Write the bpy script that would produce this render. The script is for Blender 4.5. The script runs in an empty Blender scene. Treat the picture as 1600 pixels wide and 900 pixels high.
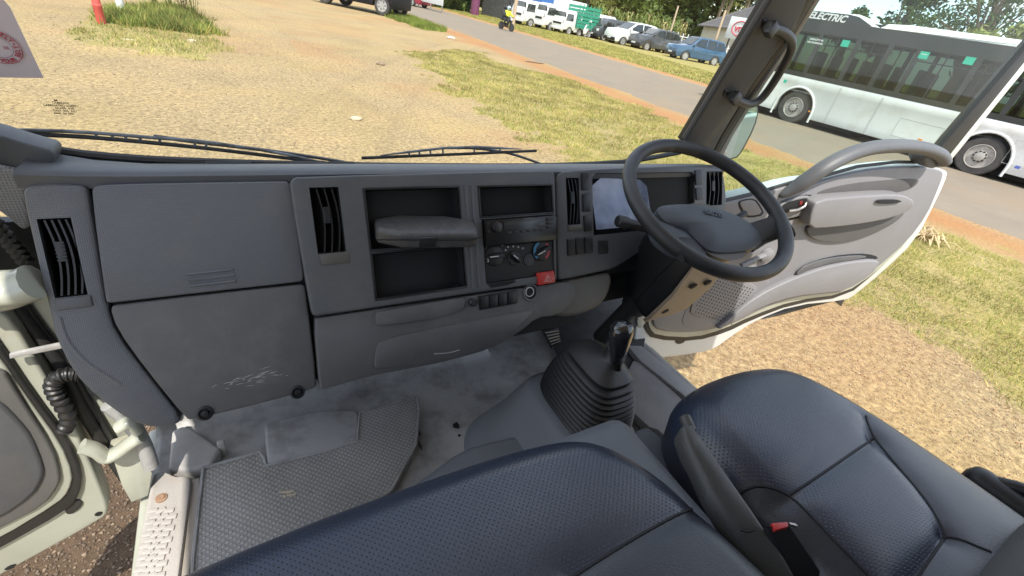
import bpy, bmesh, math, random
import numpy as np
from mathutils import Vector, Matrix, noise
random.seed(7); rng=np.random.default_rng(7)
C=bpy.context.scene.collection
R_=math.radians
# ------------------------------------------------------------------ camera
F_PX=700.0; H=1.85
CX=Vector((0.86461495,-0.47403361,0.16653266)); CY=Vector((0.13418824,0.53727583,0.83266332)); CB=Vector((-0.48418437,-0.69758643,0.52814645))
CR=Matrix(((0.86461495,0.13418824,-0.48418437),(-0.47403361,0.53727583,-0.69758643),(0.16653266,0.83266332,0.52814645)))
CAM=Vector((0,0,H))
def ray(u,v): return CR@Vector((u-800,450-v,-F_PX))
def W(u,v,ax,val):
    """point where the sight line meets the plane x/y/z = val"""
    d=ray(u,v); i='xyz'.index(ax); return CAM+d*((val-CAM[i])/d[i])
def WP(u,v,p0,n):
    d=ray(u,v); return CAM+d*(((Vector(p0)-CAM).dot(n))/d.dot(n))
def GD(u,v,dist):
    d=ray(u,v); k=dist/math.hypot(d.x,d.y); return CAM+d*k
# ------------------------------------------------------------------ materials
MATS={}

def nd(nt,t,**k):
    n=nt.nodes.new(t)
    for a,b in k.items(): setattr(n,a,b)
    return n
def mat(name,c1,c2=None,rough=.5,scale=8,bump=0,bscale=200,metal=0,spec=.5,coat=0,dirt=None,dscale=3,dlo=.55,dhi=.75,grid=None,detail=4,emis=None,rvar=0):
    if name in MATS: return MATS[name]
    m=bpy.data.materials.new(name); m.use_nodes=True; nt=m.node_tree; b=nt.nodes['Principled BSDF']
    L=nt.links.new
    tc=nd(nt,'ShaderNodeTexCoord')
    c1=tuple(c1)+(1,)
    b.inputs['Roughness'].default_value=rough; b.inputs['Metallic'].default_value=metal
    b.inputs['Specular IOR Level'].default_value=spec; b.inputs['Coat Weight'].default_value=coat
    if coat: b.inputs['Coat Roughness'].default_value=.05
    col=None
    b.inputs['Base Color'].default_value=c1
    if c2 is None and not emis: c2=tuple(x*.82 for x in c1[:3])
    if c2 is not None:
        n=nd(nt,'ShaderNodeTexNoise'); n.inputs['Scale'].default_value=scale; n.inputs['Detail'].default_value=detail; n.inputs['Roughness'].default_value=.65
        L(tc.outputs['Object'],n.inputs['Vector'])
        r=nd(nt,'ShaderNodeValToRGB'); r.color_ramp.elements[0].position=.33; r.color_ramp.elements[1].position=.68
        r.color_ramp.elements[0].color=c1; r.color_ramp.elements[1].color=tuple(c2)+(1,)
        L(n.outputs['Fac'],r.inputs['Fac']); col=r.outputs['Color']
        if rvar:
            mr=nd(nt,'ShaderNodeMapRange'); mr.inputs['From Min'].default_value=.3; mr.inputs['From Max'].default_value=.7
            mr.inputs['To Min'].default_value=rough-rvar; mr.inputs['To Max'].default_value=rough+rvar
            L(n.outputs['Fac'],mr.inputs['Value']); L(mr.outputs['Result'],b.inputs['Roughness'])
    if dirt is not None:
        n=nd(nt,'ShaderNodeTexNoise'); n.inputs['Scale'].default_value=dscale; n.inputs['Detail'].default_value=8; n.inputs['Roughness'].default_value=.7
        L(tc.outputs['Object'],n.inputs['Vector'])
        mr=nd(nt,'ShaderNodeMapRange'); mr.inputs['From Min'].default_value=dlo; mr.inputs['From Max'].default_value=dhi
        L(n.outputs['Fac'],mr.inputs['Value'])
        mx=nd(nt,'ShaderNodeMix',data_type='RGBA'); L(mr.outputs['Result'],mx.inputs['Factor']); L(col,mx.inputs['A']); mx.inputs['B'].default_value=tuple(dirt)+(1,)
        col=mx.outputs['Result']
    hgt=None
    if grid:   # regular pattern: ('dots'|'weave', pitch_m, radius 0-1, dark colour factor, strength)
        kind,p,rad,dk,gs=grid
        mp=nd(nt,'ShaderNodeMapping'); mp.inputs['Rotation'].default_value=(0,0,R_(45) if kind!='vweave' else 0); mp.inputs['Scale'].default_value=(1/p,)*3
        L(tc.outputs['Object'],mp.inputs['Vector'])
        if kind in('weave','vweave'):
            sp=nd(nt,'ShaderNodeSeparateXYZ'); L(mp.outputs[0],sp.inputs[0])
            s1=nd(nt,'ShaderNodeMath',operation='SINE'); s2=nd(nt,'ShaderNodeMath',operation='SINE')
            a1=nd(nt,'ShaderNodeMath',operation='ADD'); a2=nd(nt,'ShaderNodeMath',operation='SUBTRACT')
            L(sp.outputs[0],a1.inputs[0]); L(sp.outputs[2 if kind=='vweave' else 1],a1.inputs[1]); L(sp.outputs[0],a2.inputs[0]); L(sp.outputs[2 if kind=='vweave' else 1],a2.inputs[1])
            for a,s in((a1,s1),(a2,s2)):
                mm=nd(nt,'ShaderNodeMath',operation='MULTIPLY'); mm.inputs[1].default_value=6.2832; L(a.outputs[0],mm.inputs[0]); L(mm.outputs[0],s.inputs[0])
            ml=nd(nt,'ShaderNodeMath',operation='MULTIPLY'); L(s1.outputs[0],ml.inputs[0]); L(s2.outputs[0],ml.inputs[1])
            mr=nd(nt,'ShaderNodeMapRange'); mr.inputs['From Min'].default_value=.0; mr.inputs['From Max'].default_value=.45; L(ml.outputs[0],mr.inputs['Value'])
            g=mr.outputs['Result']
        else:
            fr=nd(nt,'ShaderNodeVectorMath',operation='FRACTION'); L(mp.outputs[0],fr.inputs[0])
            sp=nd(nt,'ShaderNodeSeparateXYZ'); L(fr.outputs[0],sp.inputs[0])
            cb=nd(nt,'ShaderNodeCombineXYZ'); L(sp.outputs[0],cb.inputs[0]); L(sp.outputs[1],cb.inputs[1])
            ds=nd(nt,'ShaderNodeVectorMath',operation='DISTANCE'); L(cb.outputs[0],ds.inputs[0]); ds.inputs[1].default_value=(.5,.5,0)
            mr=nd(nt,'ShaderNodeMapRange'); mr.inputs['From Min'].default_value=rad+.08; mr.inputs['From Max'].default_value=rad-.06; L(ds.outputs['Value'],mr.inputs['Value'])
            g=mr.outputs['Result']
        mx=nd(nt,'ShaderNodeMix',data_type='RGBA',blend_type='MULTIPLY'); 
        L(g,mx.inputs['Factor']); L(col,mx.inputs['A']); mx.inputs['B'].default_value=(dk,dk,dk,1); col=mx.outputs['Result']
        bg=nd(nt,'ShaderNodeBump'); bg.inputs['Strength'].default_value=gs; bg.inputs['Distance'].default_value=.0015; bg.invert=(kind=='dots'); L(g,bg.inputs['Height']); hgt=bg
    if col is not None: L(col,b.inputs['Base Color'])
    if bump:
        n=nd(nt,'ShaderNodeTexNoise'); n.inputs['Scale'].default_value=bscale; n.inputs['Detail'].default_value=3
        L(tc.outputs['Object'],n.inputs['Vector'])
        bp=nd(nt,'ShaderNodeBump'); bp.inputs['Strength'].default_value=bump; bp.inputs['Distance'].default_value=.002 if bscale>50 else .02
        L(n.outputs['Fac'],bp.inputs['Height'])
        if hgt: L(hgt.outputs[0],bp.inputs['Normal'])
        hgt=bp
    if hgt: L(hgt.outputs[0],b.inputs['Normal'])
    if emis: b.inputs['Emission Color'].default_value=tuple(emis)+(1,); b.inputs['Emission Strength'].default_value=1
    MATS[name]=m; return m
def glass(name,tint,refl=.02,rough=.01):
    m=bpy.data.materials.new(name); m.use_nodes=True; nt=m.node_tree; nt.nodes.clear(); L=nt.links.new
    o=nd(nt,'ShaderNodeOutputMaterial'); t=nd(nt,'ShaderNodeBsdfTransparent'); t.inputs[0].default_value=tuple(tint)+(1,)
    g=nd(nt,'ShaderNodeBsdfGlossy'); g.inputs['Roughness'].default_value=rough
    lw=nd(nt,'ShaderNodeLayerWeight'); lw.inputs['Blend'].default_value=.5; pw=nd(nt,'ShaderNodeMath',operation='POWER'); L(lw.outputs['Facing'],pw.inputs[0]); pw.inputs[1].default_value=4
    f=nd(nt,'ShaderNodeMath',operation='MULTIPLY_ADD'); L(pw.outputs[0],f.inputs[0]); f.inputs[1].default_value=.28; f.inputs[2].default_value=refl
    x=nd(nt,'ShaderNodeMixShader'); L(f.outputs[0],x.inputs[0]); L(t.outputs[0],x.inputs[1]); L(g.outputs[0],x.inputs[2]); L(x.outputs[0],o.inputs[0]); return m
# interior plastics
M={}
M['dash']=mat('dash_plastic',(.084,.088,.095),(.072,.075,.082),.5,6,.25,900,dirt=(.135,.13,.12),dscale=6,dlo=.48,dhi=.85)
M['dash_weave']=mat('dash_woven_grain',(.125,.131,.143),(.112,.117,.128),.5,5,.12,900,dirt=(.165,.16,.15),dscale=6,dlo=.5,dhi=.85,grid=('vweave',.0048,.3,.72,.5))
M['dash_low']=mat('scuffed_dash_plastic',(.103,.102,.103),(.085,.085,.086),.5,7,.3,900,dirt=(.145,.14,.13),dscale=9,dlo=.50,dhi=.80)
M['dash_warm']=mat('warm_grey_plastic',(.105,.096,.083),(.085,.078,.069),.5,6,.25,900)
M['dark']=mat('black_plastic',(.012,.012,.013),(.009,.009,.010),.45,10,.2,800)
M['hole']=mat('deep_black',(.008,.008,.009),(.006,.006,.006),.8)
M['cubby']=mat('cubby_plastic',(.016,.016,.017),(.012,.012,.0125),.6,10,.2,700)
M['rim']=mat('wheel_rim_skin',(.026,.026,.028),(.020,.020,.021),.45,20,.35,700,rvar=.06)
M['pad']=mat('airbag_skin',(.065,.074,.088),(.056,.064,.076),.5,8,.4,900)
M['seat']=mat('perforated_vinyl',(.024,.033,.058),(.018,.026,.047),.30,5,.12,500,spec=.75,grid=('dots',.0052,.13,.45,.6),rvar=.05)
M['seat_s']=mat('smooth_vinyl',(.031,.036,.048),(.025,.029,.040),.34,5,.25,500,spec=.55,rvar=.05)
M['backf']=mat('backrest_fabric',(.13,.13,.125),(.11,.11,.105),.85,6,.5,600)
M['seam']=mat('dark_thread',(.012,.013,.016),(.010,.010,.012),.7)
M['floor']=mat('worn_floor_vinyl',(.38,.377,.368),(.30,.297,.29),.42,3,.3,60,dirt=(.13,.125,.117),dscale=6,dlo=.47,dhi=.70,rvar=.1)
M['mat']=mat('floor_mat_tread',(.33,.322,.308),(.26,.255,.243),.5,6,.3,300,dirt=(.36,.335,.295),dscale=4,dlo=.5,dhi=.85,grid=('weave',.0175,.3,1.45,1.2))
M['console']=mat('console_plastic',(.15,.162,.18),(.13,.142,.16),.5,5,.25,900)
M['lid']=mat('console_lid_plastic',(.085,.097,.113),(.074,.085,.10),.5,5,.25,900)
M['boot']=mat('gear_boot_rubber',(.022,.022,.023),(.016,.016,.017),.42,9,.15,400)
M['hb']=mat('handbrake_plastic',(.060,.060,.057),(.050,.050,.048),.45,9,.25,700)
M['cream']=mat('cream_body_paint',(.42,.43,.36),(.36,.365,.30),.35,4,0,dirt=(.30,.26,.18),dscale=7,dlo=.58,dhi=.8,coat=.3)
M['sill']=mat('sill_plate_plastic',(.44,.41,.385),(.36,.335,.31),.5,6,.3,300,dirt=(.36,.28,.2),dscale=9,dlo=.55,dhi=.8)
M['rubber']=mat('black_rubber',(.03,.03,.03),(.022,.022,.022),.5,12,.2,300)
M['doortrim']=mat('door_trim_plastic',(.205,.200,.206),(.18,.176,.182),.48,4,.25,800,dirt=(.21,.195,.185),dscale=4,dlo=.55,dhi=.9)
M['doortrim_d']=mat('door_trim_fabric',(.095,.091,.09),(.08,.077,.076),.7,5,.3,700)
M['doorgrey']=mat('door_pull_plastic',(.10,.102,.107),(.085,.087,.092),.45,5,.25,800)
M['white']=mat('white_vehicle_paint',(.66,.67,.655),(.60,.61,.59),.32,1.5,0,coat=.4,dirt=(.47,.45,.39),dscale=1.4,dlo=.58,dhi=.95)
M['pillar']=mat('pillar_trim',(.062,.065,.071),(.054,.057,.062),.55,6,.25,800)
M['red']=mat('red_plastic',(.50,.035,.03),(.42,.03,.025),.4)
M['steel']=mat('dull_steel',(.45,.44,.42),(.30,.28,.25),.35,12,0,metal=.9)
M['whitemark']=mat('white_marking',(.7,.7,.7),None,.5)
M['film']=mat('bluish_film',(.17,.21,.33),(.07,.09,.15),.12,16,0,spec=.9)
M['rust']=mat('rusty_metal',(.22,.12,.07),(.34,.24,.17),.8,25)
M['tyre']=mat('tyre_rubber',(.035,.033,.032),(.06,.055,.048),.8,6)
M['alloy']=mat('alloy_rim',(.55,.55,.54),(.42,.41,.40),.35,8,metal=.6)
M['carglass']=mat('vehicle_glass',(.02,.024,.024),(.035,.045,.04),.06,1.2,spec=.9)
def film_mat():  # clear film with bluish glare painted in as streaky colour
    m=bpy.data.materials.new('glare_film'); m.use_nodes=True; nt=m.node_tree; L=nt.links.new; b=nt.nodes['Principled BSDF']; b.inputs['Roughness'].default_value=.14; b.inputs['Specular IOR Level'].default_value=.9
    tc=nd(nt,'ShaderNodeTexCoord'); n=nd(nt,'ShaderNodeTexNoise'); n.inputs['Scale'].default_value=7; n.inputs['Detail'].default_value=3; n.inputs['Distortion'].default_value=.3; L(tc.outputs['Object'],n.inputs['Vector'])
    r=nd(nt,'ShaderNodeValToRGB'); r.color_ramp.elements[0].position=.35; r.color_ramp.elements[0].color=(.12,.15,.24,1); r.color_ramp.elements[1].position=.65; r.color_ramp.elements[1].color=(.42,.47,.60,1); L(n.outputs['Fac'],r.inputs['Fac']); L(r.outputs[0],b.inputs['Base Color'])
    t=nd(nt,'ShaderNodeBsdfTransparent'); x=nd(nt,'ShaderNodeMixShader'); mr=nd(nt,'ShaderNodeMapRange'); mr.inputs['From Min'].default_value=.3; mr.inputs['From Max'].default_value=.7; mr.inputs['To Min'].default_value=.6; mr.inputs['To Max'].default_value=.95
    L(n.outputs['Fac'],mr.inputs['Value']); L(mr.outputs[0],x.inputs[0]); L(t.outputs[0],x.inputs[1]); L(b.outputs[0],x.inputs[2]); L(x.outputs[0],nt.nodes['Material Output'].inputs[0]); return m
M['film']=film_mat()
G_clear=glass('windscreen_glass',(.97,.985,.97)); G_green=glass('door_glass',(.80,.90,.84))
for g_m,amt in((G_clear,.035),(G_green,.02)):
    nt=g_m.node_tree; o_=nt.nodes['Material Output']; src=o_.inputs[0].links[0].from_socket; df=nd(nt,'ShaderNodeBsdfDiffuse'); df.inputs[0].default_value=(.6,.58,.54,1); tc=nd(nt,'ShaderNodeTexCoord'); n=nd(nt,'ShaderNodeTexNoise'); n.inputs['Scale'].default_value=3; n.inputs['Detail'].default_value=10; n.inputs['Roughness'].default_value=.75; nt.links.new(tc.outputs['Object'],n.inputs['Vector']); mr=nd(nt,'ShaderNodeMapRange'); mr.inputs['From Min'].default_value=.4; mr.inputs['From Max'].default_value=.75; mr.inputs['To Max'].default_value=amt*2; mr.inputs['To Min'].default_value=amt*.3; nt.links.new(n.outputs['Fac'],mr.inputs['Value']); x=nd(nt,'ShaderNodeMixShader'); nt.links.new(mr.outputs[0],x.inputs[0]); nt.links.new(src,x.inputs[1]); nt.links.new(df.outputs[0],x.inputs[2]); nt.links.new(x.outputs[0],o_.inputs[0])
M['buswhite']=mat('bus_paint',(.66,.67,.655),(.58,.59,.57),.3,.8,0,coat=.4,dirt=(.42,.38,.31),dscale=1.1,dlo=.46,dhi=.85)
# ------------------------------------------------------------------ mesh helpers
def setp(o,label=None,cat=None,group=None,kind=None):
    if label: o['label']=label
    if cat: o['category']=cat
    if group: o['group']=group
    if kind: o['kind']=kind
    return o
def thing(name,label,cat,loc=(0,0,0),group=None,rotz=0):
    o=bpy.data.objects.new(name,None); o.empty_display_size=.1; C.objects.link(o); o.location=loc; o.rotation_euler=(0,0,rotz); return setp(o,label,cat,group)
def wloc(o):
    v=Vector((0,0,0))
    while o: v+=o.location; o=o.parent
    return v
def obj(name,bm,m,parent=None,smooth=38,local=False,label=None,mats=None,recalc=True):
    if isinstance(bm,bmesh.types.BMesh):
        if recalc: bmesh.ops.recalc_face_normals(bm,faces=bm.faces)
        me=bpy.data.meshes.new(name); bm.to_mesh(me); bm.free()
    else: me=bm
    me.materials.clear()
    for k in ([m] if mats is None else mats): me.materials.append(k)
    o=bpy.data.objects.new(name,me); C.objects.link(o)
    if not local:
        if parent is not None: org=wloc(parent); 
        else:
            n=len(me.vertices); a=np.empty(n*3,'f'); me.vertices.foreach_get('co',a); a=a.reshape(-1,3)
            org=Vector(((a[:,0].min()+a[:,0].max())/2,(a[:,1].min()+a[:,1].max())/2,a[:,2].min())); o.location=org
        me.transform(Matrix.Translation(-org))
    if parent is not None: o.parent=parent
    if smooth:
        me.shade_smooth(); me.set_sharp_from_angle(angle=R_(smooth))
    if label: o['label']=label
    return o
def single(name,bm,m,label,cat,group=None,kind=None,**k):
    return setp(obj(name,bm,m,**k),label,cat,group,kind)
def newbm(): return bmesh.new()
def bevel_sharp(bm,w,seg=2,ang=30):
    bm.normal_update(); es=[]
    for e in bm.edges:
        if len(e.link_faces)==2 and e.calc_face_angle(0)>R_(ang): es.append(e)
    if es and w>0: bmesh.ops.bevel(bm,geom=es,offset=w,segments=seg,affect='EDGES',profile=.5,clamp_overlap=True)
    return bm
def smoothpoly(pts,it=1,closed=True):
    pts=[Vector(p) for p in pts]
    for _ in range(it):
        q=[]; n=len(pts)
        rngi=range(n) if closed else range(n-1)
        if not closed: q.append(pts[0])
        for i in rngi:
            a,b=pts[i],pts[(i+1)%n]; q+= [a*.75+b*.25,a*.25+b*.75]
        if not closed: q.append(pts[-1])
        pts=q
    return pts
def slab(pts,thick,bm=None,bev=0,seg=2):
    """outline (front face) pushed back by the vector thick"""
    own=newbm(); thick=Vector(thick)
    a=[own.verts.new(p) for p in pts]; b=[own.verts.new(Vector(p)+thick) for p in pts]; n=len(a)
    own.faces.new(a); own.faces.new(b[::-1])
    for i in range(n): own.faces.new((a[i],b[i],b[(i+1)%n],a[(i+1)%n]))
    bmesh.ops.recalc_face_normals(own,faces=own.faces)
    if bev: bevel_sharp(own,bev,seg,40)
    if bm is None: return own
    me=bpy.data.meshes.new('t'); own.to_mesh(me); own.free(); bm.from_mesh(me); bpy.data.meshes.remove(me); return bm
def box(bm,c,s,rot=None,bev=0):
    own=newbm(); bmesh.ops.create_cube(own,size=1)
    for v in own.verts: v.co=Vector((v.co.x*s[0],v.co.y*s[1],v.co.z*s[2]))
    if bev: bevel_sharp(own,bev,2)
    mt=Matrix.Translation(c)@((rot if rot is not None else Matrix.Identity(3)).to_4x4()); bmesh.ops.transform(own,matrix=mt,verts=own.verts)
    me=bpy.data.meshes.new('t'); own.to_mesh(me); own.free(); bm.from_mesh(me); bpy.data.meshes.remove(me); return bm
def loft(bm,rings,cap=True,closed=True):
    vr=[[bm.verts.new(p) for p in r] for r in rings]
    for a,b in zip(vr,vr[1:]):
        n=len(a)
        for i in (range(n) if closed else range(n-1)): bm.faces.new((a[i],a[(i+1)%n],b[(i+1)%n],b[i]))
    if cap and closed: bm.faces.new(vr[0][::-1]); bm.faces.new(vr[-1])
    return bm
def tube(bm,pts,rad,n=10,flat=1.0,ref=None):
    pts=[Vector(p) for p in pts]
    if not isinstance(rad,(list,tuple)): rad=[rad]*len(pts)
    rings=[]; up=Vector(ref) if ref else None
    for i,p in enumerate(pts):
        t=(pts[min(i+1,len(pts)-1)]-pts[max(i-1,0)]).normalized()
        if up is None: up=Vector((0,0,1)) if abs(t.z)<.9 else Vector((0,1,0))
        s=t.cross(up).normalized(); w=s.cross(t).normalized()
        if not ref: up=w
        rings.append([p+s*(math.cos(a)*rad[i])+w*(math.sin(a)*rad[i]*flat) for a in [2*math.pi*k/n for k in range(n)]])
    return loft(bm,rings)
def cyl(bm,a,b,r,n=16,r2=None): return tube(bm,[a,b],[r,r if r2 is None else r2],n)
def lathe(bm,prof,c,axis,n=28,cap=True):
    """prof: (distance along axis, radius)"""
    axis=Vector(axis).normalized(); s=axis.orthogonal().normalized(); w=axis.cross(s); c=Vector(c)
    rings=[[c+axis*d+(s*math.cos(2*math.pi*k/n)+w*math.sin(2*math.pi*k/n))*max(r,1e-4) for k in range(n)] for d,r in prof]
    return loft(bm,rings,cap)
def text(body,size,origin,xdir,ydir,m,name,parent=None,extrude=.0005,align='CENTER',label=None,shear=0,bold=0):
    cu=bpy.data.curves.new('t','FONT'); cu.body=body; cu.size=size; cu.extrude=extrude; cu.align_x=align; cu.align_y='CENTER'; cu.shear=shear; cu.offset=bold
    t=bpy.data.objects.new('t',cu); C.objects.link(t); bpy.context.view_layer.update()
    me=bpy.data.meshes.new_from_object(t.evaluated_get(bpy.context.evaluated_depsgraph_get())); bpy.data.objects.remove(t)
    x=Vector(xdir).normalized(); y=Vector(ydir); y=(y-x*y.dot(x)).normalized(); z=x.cross(y)
    mt=Matrix((x,y,z)).transposed().to_4x4(); mt.translation=Vector(origin); me.transform(mt)
    if parent is None and name is None: return me
    return obj(name,me,m,parent,smooth=0,label=label)
def copy_tree(o,parent=None):
    c=o.copy(); C.objects.link(c)
    if parent is not None: c.parent=parent
    for ch in list(o.children): copy_tree(ch,c)
    return c
def npmesh(name,verts,faces,k):
    me=bpy.data.meshes.new(name); nv=len(verts); nf=len(faces)
    me.vertices.add(nv); me.vertices.foreach_set('co',np.asarray(verts,'f').ravel())
    me.loops.add(nf*k); me.loops.foreach_set('vertex_index',np.asarray(faces,'i').ravel())
    me.polygons.add(nf); me.polygons.foreach_set('loop_start',np.arange(0,nf*k,k,dtype='i')); me.polygons.foreach_set('loop_total',np.full(nf,k,'i'))
    me.update(calc_edges=True); return me
def joinbm(*bs):
    r=bs[0]
    for b in bs[1:]:
        me=bpy.data.meshes.new('t'); b.to_mesh(me); b.free(); r.from_mesh(me); bpy.data.meshes.remove(me)
    return r
# ================================================================== CAB
E_=Vector((0,-.442,-.897)).normalized(); N_=Vector((0,-.897,.442)).normalized(); P0=Vector((0,.80,H-.303))
def D(x,t,o=0): return P0+Vector((x,0,0))+E_*t+N_*o
def XT(u,v,o=0):
    q=WP(u,v,P0+N_*o,N_)-P0; return q.x,(q-N_*o).dot(E_)
def DPX(pts,o=0): return [D(*XT(u,v,o),o) for u,v in pts]
def rect(u0,v0,u1,v1,o=0):
    a=XT(u0,v0,o); b=XT(u1,v1,o); return a[0],b[0],a[1],b[1]
def dbox(bm,r,o0,o1,bev=0):
    """box on the dash face covering rectangle r=(x0,x1,t0,t1) between offsets o0<o1"""
    x0,x1,t0,t1=r; return slab([D(x0,t0,o1),D(x1,t0,o1),D(x1,t1,o1),D(x0,t1,o1)],N_*(o0-o1),bm,bev)
def cut(o,bm):
    me=bpy.data.meshes.new('c'); bmesh.ops.recalc_face_normals(bm,faces=bm.faces); bm.to_mesh(me); bm.free(); me.transform(Matrix.Translation(-wloc(o)))
    for p in me.polygons: p.use_smooth=True
    c=bpy.data.objects.new('c',me); C.objects.link(c); c.location=wloc(o)
    md=o.modifiers.new('b','BOOLEAN'); md.operation='DIFFERENCE'; md.object=c; md.solver='EXACT'
    bpy.context.view_layer.update()
    dg=bpy.context.evaluated_depsgraph_get(); me2=bpy.data.meshes.new_from_object(o.evaluated_get(dg)); o.modifiers.clear()
    mm=list(o.data.materials); o.data=me2; me2.materials.clear(); [me2.materials.append(x) for x in mm]
    for p in me2.polygons: p.material_index=0
    bpy.data.objects.remove(c); me2.shade_smooth(); me2.set_sharp_from_angle(angle=R_(35)); return o
def liner(bm,r,otop,obot,inset=.0012):
    x0,x1,t0,t1=r; x0+=inset;x1-=inset;t0+=inset;t1-=inset
    a=[bm.verts.new(D(x,t,otop)) for x,t in((x0,t0),(x1,t0),(x1,t1),(x0,t1))]; b=[bm.verts.new(D(x,t,obot)) for x,t in((x0,t0),(x1,t0),(x1,t1),(x0,t1))]
    for i in range(4): bm.faces.new((a[i],a[(i+1)%4],b[(i+1)%4],b[i]))
    bm.faces.new(b); return bm
dash=thing('dashboard','grey plastic truck dashboard running the whole width under the windscreen','dashboard',(.48,.80,.88))
# -- top shelf
prof=[(.80,-.300),(.808,-.2965),(.84,-.299),(.90,-.316),(.945,-.336),(.96,-.36),(.96,-.39),(.85,-.335),(.80,-.318)]
bm=newbm(); rings=[]
for x in np.linspace(-.262,1.212,24):
    lift=.02*max(0,(-.12-x)/.14)**2
    rings.append([Vector((x,y,H+z+(lift if y>.85 else lift*.2))) for y,z in prof])
loft(bm,rings); obj('top_shelf',bm,M['dash'],dash)
for x_,w_ in((.17,.05),(-.02,.07)): bm=newbm(); box(bm,Vector((x_,.91,H-.3185)),(w_,.012,.004),bev=.001); obj('demister_slot',bm,M['hole'],dash)
# -- backing so gaps read black
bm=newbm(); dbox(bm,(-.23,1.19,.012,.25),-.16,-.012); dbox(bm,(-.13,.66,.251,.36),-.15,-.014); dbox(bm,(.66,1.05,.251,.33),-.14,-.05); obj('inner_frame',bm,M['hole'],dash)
def vent(name,r,o,depth,nsl,handle=True,curve=.006):
    x0,x1,t0,t1=r
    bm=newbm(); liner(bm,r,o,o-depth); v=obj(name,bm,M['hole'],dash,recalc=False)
    for i in range(nsl):
        x=x0+(x1-x0)*(i+.9)/(nsl+.8); bm=newbm(); rings=[]
        for k in range(9):
            f=k/8; t=t0+.002+(t1-t0-.004)*f; cx=x+curve*math.sin(math.pi*f)
            rings.append([D(cx-.0012,t,o-.003),D(cx+.0012,t,o-.003),D(cx+.005,t,o-.024),D(cx+.0025,t,o-.024)])
        loft(bm,rings); obj('louvre',bm,M['dark'],v)
    if handle:
        bm=newbm(); xc=x0+(x1-x0)*(.45); tc=t0+(t1-t0)*.42
        dbox(bm,(xc-.004,xc+.006,tc-.014,tc+.014),o-.008,o-.001,.001)
        for k in range(6): dbox(bm,(xc-.0045,xc+.0065,tc-.013+k*.0048,tc-.0115+k*.0048),o-.002,o+.0005)
        obj('vent_knob',bm,M['boot'],v)
    return v
# -- left vent pod
po=.004
pod=obj('left_vent_pod',slab(smoothpoly(DPX([(33,304),(38,291),(60,287),(118,287),(134,292),(140,310),(167,478),(180,520),(235,592),(289,660),(262,668),(238,669),(205,661),(150,622),(112,582),(84,525),(77,490),(60,420)],po),1),N_*-.09,bev=.007,seg=3),M['dash_weave'],dash)
r=rect(60,342,143,460,po); r=(r[0]-.002,r[1]-.004,r[2],r[3]); b=newbm(); dbox(b,r,-.05,.03); cut(pod,b); vent('air_vent',r,po,.045,4)
rs=(r[0]+.0,r[1]+.002,r[3]+.001,r[3]+.016); b=newbm(); dbox(b,rs,-.001,.03); 
obj('vent_ledge',dbox(newbm(),(r[0]-.001,r[1]+.003,r[3]+.001,r[3]+.017),po-.002,po+.0035,.0015),M['dash'],dash)
# soft crease down the pod
bm=newbm(); tube(bm,smoothpoly(DPX([(95,495),(105,530),(135,565),(175,590),(190,600)],po-.0048),2,False),.0062,8); obj('pod_crease',bm,M['dash_weave'],dash)
# -- upper glove door and lower glove door
gd=obj('glovebox_lid',slab(smoothpoly(DPX([(142,300),(147,291),(160,288),(300,285),(440,283),(452,284),(456,300),(475,430),(473,439),(465,441),(320,457),(178,473),(168,474),(164,466)],.006),1),N_*-.05,bev=.0035,seg=3),M['dash_weave'],dash)
bm=newbm()
for a in (0,1,2): tube(bm,DPX([(292+a*2,429+a*9),(364+a*2,421+a*9)],.0065),.0022,8)
obj('lid_ridge',bm,M['dash_weave'],gd)
gl=obj('lower_glovebox',slab(smoothpoly(DPX([(170,478),(185,476),(320,460),(465,445),(476,444),(479,460),(496,600),(490,609),(400,633),(300,657),(290,655),(225,575),(182,515)],.004),1),N_*-.07,bev=.004,seg=3),M['dash_low'],dash)
for u,v in((320,646),(465,613)):
    q=D(*XT(u,v,.006),.006); bm=newbm(); lathe(bm,[(-.01,.012),(0,.012),(.001,.010),(.001,.0085),(-.002,.008),(-.002,.006),(.0025,.005),(.003,.0)],q,N_,20); obj('push_stud',bm,M['dark'],gl)
# scratches on lower glovebox
bm=newbm(); rs_=random.Random(3)
for k in range(38):
    u=328+rs_.betavariate(2,2)*125; v=604-(u-330)*.18+rs_.gauss(0,5); du=rs_.uniform(3,15)**1.1; dv=-du*rs_.uniform(.05,.6)
    a,b=DPX([(u,v),(u+du,v+dv)],.0041); tube(bm,[a,(a+b)/2+Vector((0,0,.0008)),b],[.0001,.00042,.0001],4)
obj('scratches',bm,mat('scratch_white',(.5,.48,.45),None,.7),gl)
# -- centre stack
so=.018
st=obj('centre_stack',slab(smoothpoly(DPX([(452,290),(457,279),(466,276),(700,270),(858,266),(866,268),(868,280),(871,432),(869,438),(860,441),(700,464),(500,494),(490,494),(486,486)],so),1),N_*-.17,bev=.004,seg=3),M['dash'],dash)
rv=rect(483,293,541,393,so); rb1=rect(570,297,722,377,so); rb2=rect(582,387,727,447,so); rr1=rect(749,293,863,331,so); rr2=rect(752,336,866,428,so)
rb2=(rb1[0],rb1[1],rb2[2],rb2[3]); rr2=(rr1[0],rr1[1],rr2[2]+.002,rr2[3])
rb2=(rb2[0],rb2[1],rb1[3]+.009,rb2[3]); rr2=(rr2[0],rr2[1],rr1[3]+.006,rr2[3])
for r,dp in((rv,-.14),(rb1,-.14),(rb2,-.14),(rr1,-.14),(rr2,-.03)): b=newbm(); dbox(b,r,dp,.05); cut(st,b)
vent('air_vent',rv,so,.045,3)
obj('vent_ledge',dbox(newbm(),(rv[0]+.003,rv[1]+.004,rv[3]+.001,rv[3]+.020),so-.002,so+.002,.0015),M['dash_warm'],dash)
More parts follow.
